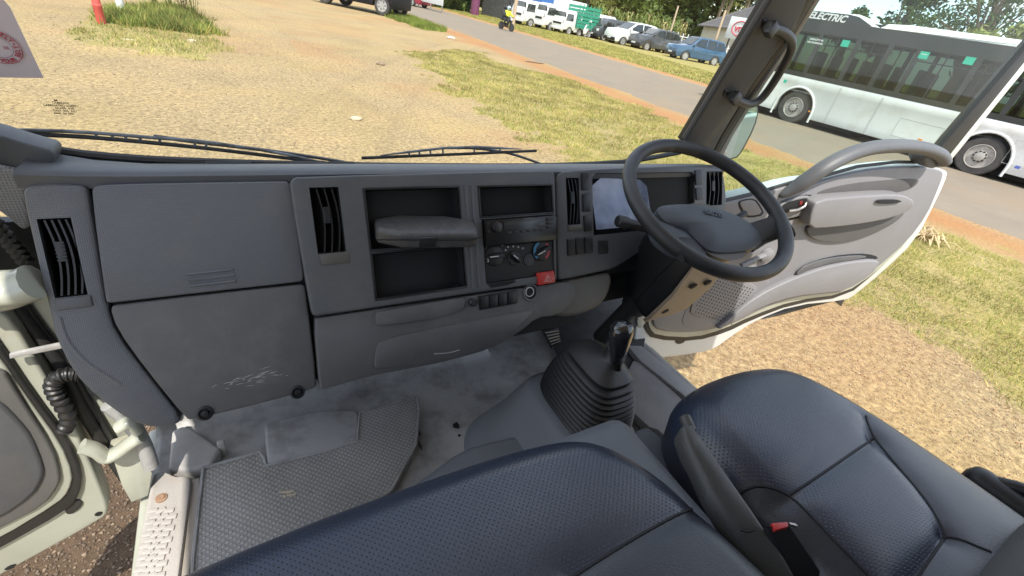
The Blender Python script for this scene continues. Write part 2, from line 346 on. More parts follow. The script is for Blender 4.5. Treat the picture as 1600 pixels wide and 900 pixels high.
for nm,r in(('upper_cubby',rb1),('lower_cubby',rb2),('slot_cubby',rr1)):
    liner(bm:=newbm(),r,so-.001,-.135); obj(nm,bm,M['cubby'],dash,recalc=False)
    x0,x1,t0,t1=r; w=.004; bm=newbm()
    for q in((x0-w,x1+w,t0-w,t0),(x0-w,x1+w,t1,t1+w),(x0-w,x0,t0,t1),(x1,x1+w,t0,t1)): dbox(bm,q,so-.003,so+.0015,.0007)
    obj('cubby_trim',bm,M['dark'],dash)
bm=newbm(); x=(rb1[1]+rr1[0])/2
for dx in(-.007,.007): tube(bm,[D(x+dx,rb1[2]-.004,so-.001),D(x+dx,rb2[3]+.006,so-.001)],.004,8)
obj('centre_rib',bm,M['dash'],dash)
# radio
x0,x1,t0,t1=rr2; tm=t0+(t1-t0)*.42
rd=obj('car_radio',dbox(newbm(),(x0+.003,x1+.004,t0+.002,tm),so-.03,so+.010,.003),mat('radio_gloss_black',(.012,.012,.013),(.009,.009,.009),.33,8,spec=.5),dash)
bm=newbm(); dbox(bm,(x0+.045,x1-.03,t0+.008,t0+.026),so+.010,so+.0115,.0005); obj('display',bm,mat('radio_display',(.05,.055,.055),(.035,.04,.04),.25),rd)
bm=newbm(); lathe(bm,[(0,.0115),(.008,.0105),(.009,.009),(.009,0)],D(x0+.027,t0+.018,so+.010),N_,24); obj('radio_knob',bm,M['boot'],rd)
bm=newbm()
for r_ in [(x0+.05+k*.017,x0+.063+k*.017,t0+.029,t0+.033) for k in range(6)]+[(x1-.024,x1-.008,t0+.006+k*.009,t0+.012+k*.009) for k in range(3)]+[(x0+.006,x0+.012,t0+.008+k*.014,t0+.014+k*.014) for k in range(2)]:
    bm=newbm(); dbox(bm,r_,so+.0098,so+.0115,.0005); obj('radio_button',bm,M['boot'],rd)
text('DAB  CD  RADIO'[0:0] or 'CD RECEIVER',.004,D(x0+.105,t0+.0055,so+.0103),(1,0,0),-E_,mat('faint_print',(.25,.25,.25),None,.5),'radio_print',rd)
# heater control
hc=obj('heater_panel',dbox(newbm(),(x0+.002,x1-.001,tm+.001,t1-.001),so-.03,so-.003,.002),M['cubby'],dash)
def knob(u,v,r,ring=None,ang=0):
    q=D(*XT(u,v,so),so-.003); bm=newbm(); lathe(bm,[(0,r),(.003,r),(.004,r*.92),(.004,0)],q,N_,30); k=obj('heater_dial',bm,M['dark'],hc)
    d=(Vector((1,0,0))*math.cos(ang)-E_*math.sin(ang)); s=N_.cross(d)
    bm=newbm(); rings=[]
    for f,w,h in((-1,.25,.5),(-.8,.5,1),(0,.55,1),(.8,.35,1),(1,.15,.5)):
        c=q+d*(r*.95*f)+N_*.004; rings.append([c-s*r*w*.6,c+s*r*w*.6,c+s*r*w*.35+N_*.012*h,c-s*r*w*.35+N_*.012*h])
    loft(bm,rings); g=obj('dial_grip',bm,M['dark'],k)
    bm=newbm(); c=q+N_*.0165; slab([c-d*r*.1-s*.0008,c+d*r*.8-s*.0008,c+d*r*.8+s*.0008,c-d*r*.1+s*.0008],N_*-.001,bm); obj('pointer_line',bm,M['whitemark'],k)
    if ring:
        for a0,a1,mm in ring:
            bm=newbm(); pa=[]; pb=[]
            for j in range(9):
                a=R_(a0+(a1-a0)*j/8); dd=Vector((1,0,0))*math.cos(a)-E_*math.sin(a); pa.append(q+dd*r*.98+N_*.0046); pb.append(q+dd*r*.70+N_*.0046)
            slab(pa+pb[::-1],N_*-.001,bm); obj('dial_mark',bm,mm,k)
knob(773,400,.0215,None,R_(180)); knob(804,403,.0155,None,R_(140)); knob(846,392,.0225,[(110,230,mat('dial_blue',(.05,.20,.34),None,.5)),(-60,50,mat('dial_red',(.42,.06,.08),None,.5))],R_(200))
bm=newbm(); lathe(bm,[(0,.014),(.002,.013),(.0025,0)],D(*XT(827,406,so),so-.003),N_,24); obj('blank_button',bm,M['boot'],hc)
bm=newbm(); rs_=random.Random(2)
for u,v in [(762,384),(769,381),(778,380),(786,383),(791,391),(795,386),(803,385),(811,386),(818,388)]:
    c=D(*XT(u,v,so),so-.0028); slab([c+Vector((dx,0,0))-E_*dy for dx,dy in((-.0018,-.0018),(.0018,-.0018),(.0022,.001),(0,.0022),(-.002,.001))],N_*-.0006,bm)
obj('heater_symbols',bm,mat('symbol_grey',(.42,.42,.42),None,.5),hc)
text('2',.010,D(*XT(762,407,so),so+.0016),(1,0,0),-E_,M['whitemark'],'dial_number',hc)
# -- lower centre: card slot, switches, hazard, lighter, ashtray handle, drawer
lo=.012
lc=obj('lower_centre_panel',slab(smoothpoly(DPX([(490,499),(500,496),(700,467),(864,443),(900,440),(900,470),(870,494),(840,496),(812,520),(770,545),(700,565),(640,577),(580,588),(508,609),(500,609),(499,600)],lo),1),N_*-.10,bev=.005,seg=2),M['dash_low'],dash)
q=DPX([(592,531),(700,509),(826,484),(834,487),(826,497),(795,524),(765,543),(700,561),(640,572),(590,577),(584,574),(587,550)],lo+.003)
obj('ashtray_drawer',slab(smoothpoly(q,1),N_*-.02,bev=.002),M['dash_low'],lc)
obj('drawer_handle_scuff',tube(newbm(),smoothpoly(DPX([(678,553),(700,552),(718,547)],lo+.0035),2,False),.0012,6),mat('scuff_grey',(.3,.3,.3),None,.6),lc)
obj('pull_handle',slab(smoothpoly(DPX([(588,490),(592,487),(700,468),(724,465),(728,469),(724,485),(690,496),(640,505),(592,510),(587,506)],lo+.008),1),N_*-.02,bev=.003),M['dash_low'],lc)
bm=newbm()
slab(DPX([(762,444),(784,439),(804,437),(806,441),(792,446),(768,450)],so+.001),N_*-.004,bm,.0006); obj('card_slot',bm,M['hole'],dash)
obj('switch_frame',slab(DPX([(748,463),(810,453),(809,474),(750,485)],lo+.003),N_*-.01,bev=.0015),M['dark'],dash)
for k in range(4):
    u0=751+k*14.3; v0=464.5-k*2.4; obj('switch_blank',slab(DPX([(u0,v0),(u0+12.6,v0-2),(u0+12.4,v0+16),(u0+.6,v0+18)],lo+.0055),N_*-.004,bev=.001),M['dark'],dash)
bm=newbm(); lathe(bm,[(-.01,.0085),(.006,.0085),(.008,.006),(.008,0)],D(*XT(738,472,lo),lo),N_,20); obj('choke_knob',bm,M['boot'],dash)
hz=obj('hazard_switch',slab(DPX([(840,427),(866,423),(868,441),(842,446)],so+.004),N_*-.012,bev=.0015),M['red'],dash)
bm=newbm(); c=[D(*XT(u,v,so),so+.0045) for u,v in((854,429),(860,439),(849,440))]; cc=(c[0]+c[1]+c[2])/3
for i in range(3): tube(bm,[c[i],c[(i+1)%3]],.0005,5)
c2=[cc+(p-cc)*.5 for p in c]
for i in range(3): tube(bm,[c2[i],c2[(i+1)%3]],.0004,5)
obj('warning_triangle',bm,mat('pale_red_mark',(.8,.45,.4),None,.5),hz)
q=D(*XT(829,457,lo),lo); bm=newbm(); lathe(bm,[(0,.021),(.004,.0195),(.003,.016),(.0006,.015)],q,N_,26,cap=False); ls=obj('lighter_socket',bm,M['dash_low'],dash)
bm=newbm(); lathe(bm,[(0,.0155),(.0009,.0155),(.0009,0)],q,N_,22); obj('socket_well',bm,M['hole'],ls)
bm=newbm(); lathe(bm,[(0,.0115),(.0022,.0112),(.0022,.0092),(.001,.009)],q+E_*-.002+Vector((-.003,0,0)),N_,22,cap=False); obj('socket_ring',bm,M['steel'],ls)
# -- instrument side
io=.006
ins=obj('instrument_fascia',slab(smoothpoly(DPX([(869,285),(872,272),(884,266),(960,262),(1080,259),(1120,262),(1131,270),(1135,300),(1136,335),(1100,345),(1020,380),(985,405),(960,420),(930,427),(878,438),(871,436)],io),1),N_*-.10,bev=.006,seg=3),M['dash'],dash)
rw=rect(884,278,907,350,io); rk=rect(925,272,1086,352,io); rk=(rk[0],rect(1086,268,1087,350,io)[0],rk[2]-.002,rk[3]); rv4=rect(1104,268,1128,320,io)
for r in(rw,rv4): b=newbm(); dbox(b,r,-.14,.05); cut(ins,b)
b=newbm()
kx0,kx1,kt0,kt1=rk
slab(smoothpoly([D(kx0,kt0+.01,.05),D(kx0+.012,kt0,.05),D(kx1-.012,kt0,.05),D(kx1,kt0+.01,.05),D(kx1,kt1,.05),D(kx0,kt1,.05)],0),N_*-.19,b); cut(ins,b)
vent('air_vent',rw,io,.045,3); vent('air_vent',(rv4[0],rv4[1],rv4[2],rv4[3]),io,.045,3)
obj('vent_ledge',dbox(newbm(),(rw[0],rw[1]+.002,rw[3]+.001,rw[3]+.014),io-.002,io+.003,.0015),M['dash_warm'],dash)
liner(bm:=newbm(),rk,io-.004,-.085); cl=obj('instrument_recess',bm,M['cubby'],dash,recalc=False)
for fx,rr in((.28,.042),(.62,.042),(.86,.02)):
    bm=newbm(); c=D(kx0+(kx1-kx0)*fx,(kt0+kt1)/2,-.083); lathe(bm,[(0,rr),(.006,rr),(.006,rr*.92),(.001,rr*.9),(.001,0)],c,N_,30)
    obj('gauge',bm,M['dark'],cl)
for fx,rr in((.28,.036),(.62,.036)):
    bm=newbm(); c=D(kx0+(kx1-kx0)*fx,(kt0+kt1)/2,-.0805)
    for k in range(22):
        a=R_(-40+k*260/21); d=Vector((1,0,0))*math.cos(a)-E_*math.sin(a); tube(bm,[c+d*rr*.82,c+d*rr],.0006,4)
    obj('gauge_marks',bm,mat('gauge_print',(.3,.3,.3),None,.5),cl)
def sw(u0,v0,u1,v1,nm='rocker_switch'):
    o=obj(nm,slab(DPX([(u0,v0),(u1,v0-1),(u1+1,v1-1),(u0+1,v1)],io+.004),N_*-.01,bev=.0018),M['dark'],dash)
    return o
for a in((909,270,920,297),(911,303,922,331),(913,337,924,362),(1087,266,1097,289),(1088,294,1098,313)): sw(*a)
sw(887,374,899,400); sw(900,372,912,398); sw(914,371,926,396); sw(936,376,950,397,'blank_switch')
# knee panel under the column
obj('knee_panel',slab(smoothpoly(DPX([(872,441),(930,430),(958,424),(957,448),(945,473),(925,487),(895,496),(868,496),(858,487),(862,462)],.006),1),N_*-.09,bev=.012,seg=4),M['dash_warm'],dash)
bm=newbm(); tube(bm,[W(838,500,'y',.70),W(850,492,'y',.71),W(862,497,'y',.72)],.010,8); box(bm,W(850,497,'y',.70),(.03,.02,.02),bev=.004); obj('diagnostic_plug',bm,M['dark'],dash)
bm=newbm(); tube(bm,[W(846,496,'y',.688),W(852,490,'y',.688),W(860,493,'y',.69)],.0035,7); obj('brass_clip',bm,mat('brass',(.55,.45,.25),None,.3,metal=.9),dash)
# underside closing the dash down to the footwell
prof=[(.93,-.50),(.80,-.60),(.745,-.665),(.735,-.66),(.77,-.56),(.80,-.50)]
# ---------------- tool case in the cubby
x0,x1,t0,t1=rb1
tc=thing('plastic_case','worn black plastic case with a latch sticking out of the upper cubby','case',D(x0+.1,t1-.02,0))
ax=Vector((1,-.10,0)).normalized(); q0=D(x0+.012,t1-.026,.0); 
def CP(a,b,c): return q0+ax*a+Vector((-ax.y,ax.x,0))*b+Vector((0,0,1))*c
bm=newbm(); outl=smoothpoly([CP(0,-.045,-.006),CP(.165,-.06,-.006),CP(.19,-.05,-.006),CP(.19,.02,-.006),CP(0,.035,-.006)],1)
slab(outl,Vector((0,0,.032)),bm,.007,3); obj('case_shell',bm,mat('case_plastic',(.085,.082,.08),(.05,.05,.05),.42,30,.4,200,dirt=(.16,.15,.14),dscale=25,dlo=.55,dhi=.8),tc)
bm=newbm(); tube(bm,[CP(-.004,-.047,.014),CP(.165,-.0625,.014),CP(.194,-.05,.014)],.0012,5); obj('lid_seam',bm,M['hole'],tc)
bm=newbm(); box(bm,CP(.085,-.0555,.010),(.030,.006,.020),Matrix.Rotation(math.atan2(ax.y,ax.x),3,'Z'),.0015); obj('latch',bm,M['case'] if 'case' in M else M['boot'],tc)
# film over the instruments
q=[D(*XT(u,v,.02),.02) for u,v in((924,290),(930,286),(1003,292),(1012,352),(927,360))]
bm=newbm(); slab([D(*XT(923,292,.0),.0),D(*XT(940,278,0),-.004),D(*XT(1005,280,0),-.012),D(*XT(1016,290,0),-.012),D(*XT(1016,350,0),.008),D(*XT(970,355,0),.012),D(*XT(927,359,0),.012)],N_*-.0008,bm)
single('film_sheet',bm,M['film'],'clear film sheet with bluish glare in its colour covering the left instruments','film')
# ================================================================== steering column + wheel
a=1.176; bb=-.0767
WN=Vector((math.sin(bb),-math.cos(a)*math.cos(bb),math.sin(a)*math.cos(bb))); WC=Vector((.90,.598,H-.303))
WX=WN.cross(Vector((0,0,1))).normalized()*-1; WX=Vector((1,0,0))-WN*WN.x; WX.normalize(); WY=WN.cross(WX)
def S(x,y,o=0): return WC+WX*x+WY*y+WN*o
def SP(u,v,o=0):
    q=WP(u,v,WC+WN*o,WN)-WC; return S(q.dot(WX),q.dot(WY),o)
sw_=thing('steering_wheel','black two spoke steering wheel with grey airbag pad','steering wheel',WC-WN*.05)
bm=newbm(); RR=.195; rings=[]; NB=160
for i in range(NB):
    th=2*math.pi*i/NB; c=S(RR*math.cos(th),RR*math.sin(th)); d=(WX*math.cos(th)+WY*math.sin(th))
    bump=0
    dg=math.degrees(th)
    if 0<dg<85: bump=.0016*max(0,math.sin(R_(dg*14)))
    rings.append([c+(d*math.cos(p)*(.0155-(bump if math.cos(p)<-.2 else 0))+WN*math.sin(p)*.0165) for p in [2*math.pi*k/16 for k in range(16)]])
rings.append(rings[0])
vr=[[bm.verts.new(p) for p in r] for r in rings[:-1]]
for i in range(NB):
    A,B=vr[i],vr[(i+1)%NB]
    for k in range(16): bm.faces.new((A[k],A[(k+1)%16],B[(k+1)%16],B[k]))
obj('rim',bm,M['rim'],sw_,smooth=60)
# airbag pad from outline on its own plane, domed
def dome(outl,base_off,h,fn,n=9,lo_off=-.05):
    cx=sum(p[0] for p in outl)/len(outl); cy=sum(p[1] for p in outl)/len(outl); bm=newbm(); rings=[]
    rings.append([fn(x,y,lo_off) for x,y in outl])
    for k in range(n):
        f=k/(n-1)*.98; s=1-f; z=base_off+h*(1-(s)**3)
        rings.append([fn(cx+(x-cx)*s,cy+(y-cy)*s,z) for x,y in outl])
    return loft(bm,rings)
def S2(pts,o): 
    r=[]
    for u,v in pts:
        q=WP(u,v,WC+WN*o,WN)-WC; r.append((q.dot(WX),q.dot(WY)))
    return r
pad=[(p.x,p.y) for p in smoothpoly([Vector((x,y,0)) for x,y in S2([(1024,319),(1060,314),(1095,315),(1143,326),(1178,344),(1197,362),(1197,374),(1180,386),(1140,391),(1112,388),(1098,376),(1076,353),(1045,345)],-.02)],2)]
obj('airbag_pad',dome(pad,-.03,.020,S,9,-.065),M['pad'],sw_,smooth=50)
pl=[(p.x,p.y) for p in smoothpoly([Vector((x,y,0)) for x,y in S2([(1030,330),(1052,349),(1075,355),(1097,378),(1108,394),(1060,392),(1020,360)],-.03)],2)]
obj('left_spoke_cover',dome(pl,-.04,.010,S,6,-.06),M['pad'],sw_,smooth=50)
def spoke(pts,w,h): 
    bm=newbm(); rings=[]
    for (x,y,o),ww in zip(pts,w):
        d=WY; rings.append([S(x,y,o)+WY*(ww*math.cos(p))+WN*(h*math.sin(p)) for p in [2*math.pi*k/14 for k in range(14)]])
    return loft(bm,rings)
obj('spoke',spoke([(.09,-.075,-.045),(.13,-.08,-.033),(.165,-.085,-.012),(.183,-.085,0)],[.045,.032,.030,.042],.012),M['rim'],sw_,smooth=60)
obj('spoke',spoke([(-.06,-.075,-.045),(-.11,-.085,-.036),(-.15,-.09,-.014),(-.176,-.09,0)],[.045,.034,.032,.042],.012),M['rim'],sw_,smooth=60)
bm=newbm(); lathe(bm,[(-.10,.055),(-.05,.075),(-.035,.085),(-.03,.02)],S(.01,-.05),WN,32); obj('hub_shroud',bm,M['dash_warm'],sw_)
q=[S(x,y,-.0098) for x,y in S2([(1092,330),(1136,341)],-.012)]
text('ISUZU',.017,(q[0]+q[1])/2,(q[1]-q[0]),WY,M['pad'],'embossed_letters',sw_,extrude=.0018,bold=.0004)
# column shroud
col=thing('steering_column','black steering column shroud with ground bounce painted tan on its underside, with screw holes','steering column',S(0,-.03,-.35))
AX=-WN; side=WX; bk=(-WY)   # bk points to the driver
def K(x,b,s): return WC+WX*(x+.015)+bk*b+AX*s
def ksec(w,b0,b1,s,dy=0): return [K(-w,b1-.018,s),K(-w+.012,b1,s),K(w-.012,b1,s),K(w,b1-.018,s),K(w,b0+.02,s),K(w-.02,b0,s),K(-w+.02,b0,s),K(-w,b0+.02,s)]
bm=newbm(); loft(bm,[ksec(.062,-.045,.085,.065),ksec(.07,-.055,.10,.09),ksec(.07,-.06,.115,.19),ksec(.066,-.05,.115,.30),ksec(.055,-.03,.105,.335)]); bevel_sharp(bm,.003,2,50)
obj('shroud',bm,M['dark'],col)
bm=newbm(); loft(bm,[[K(-.060,.0855,.07),K(.060,.0855,.07),K(.060,.0835,.07),K(-.060,.0835,.07)],[K(-.064,.1025,.10),K(.064,.1025,.10),K(.064,.098,.10),K(-.064,.098,.10)],[K(-.066,.118,.19),K(.070,.118,.19),K(.070,.110,.19),K(-.066,.110,.19)],[K(-.064,.118,.30),K(.068,.118,.30),K(.068,.108,.30),K(-.064,.108,.30)],[K(-.054,.110,.338),K(.057,.110,.338),K(.057,.10,.338),K(-.054,.10,.338)]])
obj('underside_cover',bm,mat('bounce_tan',(.36,.27,.19),(.30,.23,.16),.5,6,.2,800),col)  # tan stands in for light bounced up from the sunlit ground
for x,s in((-.022,.16),(.028,.16),(-.03,.275)):
    bm=newbm(); lathe(bm,[(-.002,.010),(.0016,.010),(.0012,0)],K(x,.118,s),bk,20); obj('screw_hole',bm,M['hole'],col)
bm=newbm(); tube(bm,[K(-.0705,.06,.10),K(-.0715,.055,.19),K(-.067,.055,.32)],.0012,5); obj('shroud_seam',bm,M['hole'],col)
bm=newbm(); cyl(bm,K(0,.03,.30),K(0,.02,.62),.028,18); obj('column_shaft',bm,M['rubber'],col)
bm=newbm(); cyl(bm,K(0,.03,.34),K(0,.03,.40),.045,18,.040); obj('column_boot',bm,M['rubber'],col)
# stalks
e=W(966,345,'z',H-.36); 
bm=newbm(); tube(bm,smoothpoly([e,e+(K(-.06,.02,.08)-e)*.35,e+(K(-.06,.02,.08)-e)*.8,K(-.05,.02,.085)],1,False),[.0115,.0115,.0125,.0125,.010,.009][:6] if 0 else .0108,14); s_=obj('wiper_stalk',bm,M['dark'],col)
dd=(K(-.06,.02,.08)-e).normalized(); bm=newbm(); lathe(bm,[(-.004,.004),(-.003,.011),(.0,.0135),(.022,.0138),(.024,.0118)],e,dd,20); obj('stalk_knob',bm,M['boot'],s_)
bm=newbm(); tube(bm,[K(.06,.02,.08),K(.17,.0,.06)],.008,12); obj('indicator_stalk',bm,M['dark'],col)
# ================================================================== cab shell
cab=thing('truck_cab','inside shell of a small truck cab with grey floor and pillars','truck cab',(.47,.3,.88))
FZ=.88
def curvebm(nx,ny,fn):
    bm=newbm(); g=[[bm.verts.new(fn(i/(nx-1),j/(ny-1))) for i in range(nx)] for j in range(ny)]
    for j in range(ny-1):
        for i in range(nx-1): bm.faces.new((g[j][i],g[j][i+1],g[j+1][i+1],g[j+1][i]))
    return bm
def floorfn(u,v):
    x=-.255+u*(1.43); y=.10+v*1.03
    z=FZ
    if y>.93 and x<.62: z+= (y-.93)*1.2 if y<1.10 else .204+(y-1.10)*3
    # engine tunnel swelling between the seats
    tx=max(0,1-abs(x-.60)/.26); z+=.12*(tx*tx*(3-2*tx))*max(0,min(1,(.80-y)/.35))
    if x>.20 and x<.75:
        z+=.010*noise.noise(Vector((x*8+y*2,y*4,0)))-.007*abs(noise.noise(Vector((x*13+y*7,y*4,3))))
    z+=.003*noise.noise(Vector((x*6,y*6,7)))-.001
    if x>1.12: z+=.03*min(1,(x-1.12)/.05)
    return Vector((x,y,z))
fl=obj('cab_floor',curvebm(120,96,floorfn),M['floor'],cab,smooth=60)
me=fl.data
md=fl.modifiers.new('s','SOLIDIFY'); md.thickness=.02; md.offset=-1
def onfloor(pts,up=.004): 
    r=[]
    for u,v in pts:
        p=W(u,v,'z',FZ+up); r.append(p)
    return r
# tread mat: outline follows the photo's mat
mo=[(318,731),(330,728),(405,706),(411,710),(416,726),(424,728),(505,705),(553,690),(560,682),(561,647),(568,641),(640,619),(653,618),(657,640),(653,690),(640,720),(612,765),(590,790),(560,806),(470,850),(366,905),(300,940),(300,900),(312,780)]
bm=slab(onfloor(mo,.024),Vector((0,0,-.03)),bev=.002); obj('tread_mat',bm,M['mat'],cab)
mp_=onfloor([(318,731),(405,706),(413,716),(416,727),(505,705),(558,689),(562,645),(650,619),(655,640),(650,695),(612,765),(572,801),(470,850),(366,905)],.025)
bm=newbm(); tube(bm,mp_,.0035,6); bm2=newbm(); tube(bm2,onfloor([(318,731),(312,780),(302,870),(300,920)],.025),.0035,6); obj('mat_border',joinbm(bm,bm2),M['floor'],cab)
# foot rest block
bm=slab(onfloor([(413,660),(500,640),(556,640),(561,648),(560,682),(552,690),(505,704),(424,727),(416,722)],.027),Vector((0,0,-.04)),bev=.008,seg=3); 
obj('moulded_footrest',bm,M['floor'],cab,smooth=60)
bm=newbm(); box(bm,W(347,700,'z',FZ+.02),(.014,.012,.045),bev=.002); obj('white_clip',bm,M['sill'],cab)
# footwell wall, kick panels
bm=newbm(); box(bm,Vector((.47,1.16,1.12)),(1.5,.02,.50)); obj('footwell_wall',bm,mat('dark_felt',(.05,.05,.05),(.03,.03,.03),.9,20),cab)
bm=newbm(); q=[Vector(p) for p in((-.235,1.15,FZ-.01),(-.235,.985,FZ-.01),(-.225,.99,FZ+.10),(-.22,.96,FZ+.30),(-.22,1.15,FZ+.45))]; slab(q,Vector((-.03,0,0)),bm,.006); obj('kick_panel',bm,M['sill'],cab)
bm=slab(onfloor([(268,672),(285,664),(300,668),(345,700),(330,725),(300,733),(262,733)],.03),Vector((0,0,-.04)),bev=.008,seg=3); obj('moulded_corner',bm,mat('carpet_grey',(.40,.385,.37),(.30,.29,.28),.7,9,.3,200),cab,smooth=60)
# sills: left and right
bm=slab(smoothpoly(onfloor([(237,750),(243,735),(262,733),(268,744),(296,744),(298,752),(292,800),(276,921),(262,990),(180,990),(203,921),(226,800)],.028),1),Vector((0,0,-.03)),bev=.005,seg=2)
sl=obj('sill_plate',bm,M['sill'],cab)
bm=newbm()
for r in range(13):
    for c in range(3):
        v=798+r*9.2; u=238-(r*1.9)+c*13+ (6 if r%2 else 0)
        p=W(u,v,'z',FZ+.030); box(bm,p,(.017,.010,.004),Matrix.Rotation(.25 if c%2 else -.2,3,'Z'),.0015)
obj('tread_rib',bm,M['sill'],sl)
bm=newbm(); lathe(bm,[(-.002,.010),(.001,.010),(.002,.007),(.0045,.006),(.005,.004),(.0035,0)],W(252,778,'z',FZ+.030),(0,0,1),18); obj('sill_screw',bm,M['rust'],sl)
bm=slab(onfloor([(299,749),(312,746),(313,790),(303,850),(288,940),(272,990),(264,990),(280,921)],.016),Vector((0,0,-.02)),bev=.003); obj('sill_flange',bm,mat('flange_cream',(.55,.50,.44),(.42,.38,.33),.6,12),cab)
q=[Vector((1.155,.98,FZ+.05)),Vector((1.215,.98,FZ+.05)),Vector((1.215,.05,FZ+.05)),Vector((1.155,.05,FZ+.05))]
bm=slab(onfloor([(980,539),(1003,540),(1075,597),(1140,655),(1130,670),(1062,612),(1000,563)],.05),Vector((0,0,-.05)),bev=.004); obj('sill_plate',bm,mat('grey_sill',(.30,.30,.30),(.24,.24,.24),.55,8,.3,200),cab)
bm=slab(onfloor([(990,563),(1001,567),(1060,618),(1110,670),(1040,690),(985,640),(975,590)],.042),Vector((0,0,-.03)),bev=.003); obj('driver_floor_mat',bm,mat('ribbed_mat',(.27,.265,.26),(.20,.195,.19),.6,6,.2,300,grid=('weave',.008,.3,.7,.6)),cab)
# step and outside skin under the doors
for x,s in((-.30,-1),(1.235,1)):
    bm=newbm(); box(bm,Vector((x+(.035 if x<0 else 0),.3,FZ-.13)),(.03,1.35,.22),bev=.01); obj('cab_side_skin',bm,M['cream'],cab)
# left hinge post with rubber and cable
LY=.78
bm=slab([W(u,v,'y',LY+.01) for u,v in((20,455),(80,430),(120,600),(190,650),(232,715),(230,752),(205,782),(120,640))],Vector((0,.03,0)),bev=.004); obj('hinge_post',bm,M['cream'],cab)
bm=newbm(); tube(bm,[W(u,v,'y',LY) for u,v in((8,455),(40,500),(88,560),(130,640),(165,700),(197,748))],.010,10); tube(bm,[W(u,v,'y',LY+.004) for u,v in((22,455),(54,500),(100,560),(140,630),(178,692))],.006,8); obj('post_weatherstrip',bm,M['rubber'],cab)
bm=newbm(); tube(bm,smoothpoly([W(u,v,'y',LY-.03) for u,v in((170,632),(200,655),(224,690),(236,728))],2,False),[.010+.0012*(k%2) for k in range(18)][:18] if 0 else .013,10); obj('ribbed_trim',bm,M['floor'],cab)
# ribbed cable sleeve
path=smoothpoly([W(u,v,'y',LY-.035) for u,v in((124,585),(108,584),(90,588),(81,600),(86,615),(98,632),(110,655),(100,672))],3,False)
bm=newbm(); tube(bm,path,[.0100+(.0018 if k%4<2 else -.0008) for k in range(len(path))],12); obj('cable_sleeve',bm,M['boot'],cab)
# door check strap (pale)
bm=slab([W(u,v,'y',LY-.05) for u,v in((14,554),(112,534),(116,541),(60,552),(15,561))],Vector((0,.006,0)),bev=.001); obj('check_strap',bm,mat('pale_strap',(.42,.41,.40),(.25,.24,.23),.5,40),cab)
# lower hinge arm & upper hinge arm
def hinge(pts,rad,nm): 
    bm=newbm(); tube(bm,smoothpoly([W(u,v,'y',LY-.045) for u,v in pts],2,False),rad,12,flat=.7); return obj(nm,bm,M['cream'],cab,smooth=60)
hinge([(128,697),(150,702),(165,716),(185,706),(205,690),(222,680)],.015,'lower_hinge'); hinge([(185,668),(205,655),(216,672)],.014,'lower_hinge')
hinge([(-60,452),(-10,452),(30,450),(52,440)],.032,'upper_hinge'); hinge([(-40,478),(10,474),(44,462)],.014,'upper_hinge')
bm=slab([W(u,v,'y',LY-.02) for u,v in((170,700),(215,684),(238,740),(232,775),(205,786),(190,760))],Vector((0,.02,0)),bev=.003); obj('hinge_post_foot',bm,M['cream'],cab)
# pillar foot (dark) and speaker grain pillar trim, corrugated gaiter
PLY=.86
bm=slab(smoothpoly([W(u,v,'y',PLY) for u,v in((-60,196),(0,212),(30,222),(56,229),(84,236),(86,250),(72,284),(60,288),(48,287),(32,268),(0,258),(-60,246))],1),Vector((0,.05,0)),bev=.008,seg=3); obj('pillar_foot_trim',bm,M['dash'],cab)
bm=slab(smoothpoly([W(u,v,'y',PLY-.01) for u,v in((-60,250),(0,262),(30,267),(46,288),(42,300),(48,372),(0,332),(-60,290))],1),Vector((0,.05,0)),bev=.008,seg=3); obj('lower_pillar_trim',bm,mat('pale_textured_trim',(.42,.41,.42),(.36,.35,.36),.6,6,.2,800,grid=('vweave',.008,.3,.75,.6)),cab)
bm=newbm()
for k in range(9):
    a=W(-10+k*7,336+k*8.5,'y',PLY-.02); b=W(-16+k*7,352+k*8.5,'y',PLY-.02); tube(bm,[a,b],.007,6)
box(bm,W(10,390,'y',PLY+.02),(.12,.02,.10)); obj('door_gaiter',bm,M['boot'],cab)
# right A pillar on the windscreen plane
WSn=Vector((0,-.94,-.35)).normalized(); WSu=Vector((0,-.35,.94)).normalized(); WS0=Vector((0,.945,H-.345))
def WSP(u,v,o=0): return WP(u,v,WS0+WSn*o,WSn)
def pil(pts,o,th,m,nm,bev): return obj(nm,slab([WSP(u,v,o) for u,v in pts],WSn*-th,bev=bev,seg=3),m,cab,smooth=50)
pil([(1070,221),(1217,-20),(1240,-75),(1330,-75),(1262,0),(1243,45),(1222,70),(1178,130),(1128,212),(1112,243)],.03,.02,M['pillar'],'pillar_trim',.006)
pil([(1112,243),(1128,212),(1178,130),(1222,70),(1258,0),(1330,-80),(1345,-80),(1272,0),(1232,68),(1188,132),(1138,212),(1118,248)],.026,.03,M['rubber'],'pillar_weatherstrip',.004)
pil([(1120,246),(1139,212),(1189,132),(1233,68),(1273,0),(1348,-80),(1356,-80),(1282,0),(1241,66),(1196,132),(1146,212),(1128,248)],.015,.02,mat('painted_edge',(.22,.21,.20),(.18,.17,.16),.4,9),'pillar_edge',.003)
pil([(1064,221),(1210,-22),(1241,-77),(1247,-77),(1218,-22),(1071,223)],.012,.02,M['rubber'],'windscreen_edge_rubber',.003)
for pts in ([(1193,30),(1212,40),(1208,62),(1196,58),(1190,44)],[(1133,140),(1150,146),(1150,168),(1138,160),(1130,150)]): pil(pts,.033,.006,M['dark'],'handle_recess',.002)
gh=[WSP(u,v,.042) for u,v in((1199,40),(1212,45),(1226,50),(1237,62),(1238,76),(1228,96),(1214,121),(1198,145),(1186,158),(1172,164),(1158,160),(1142,150))]
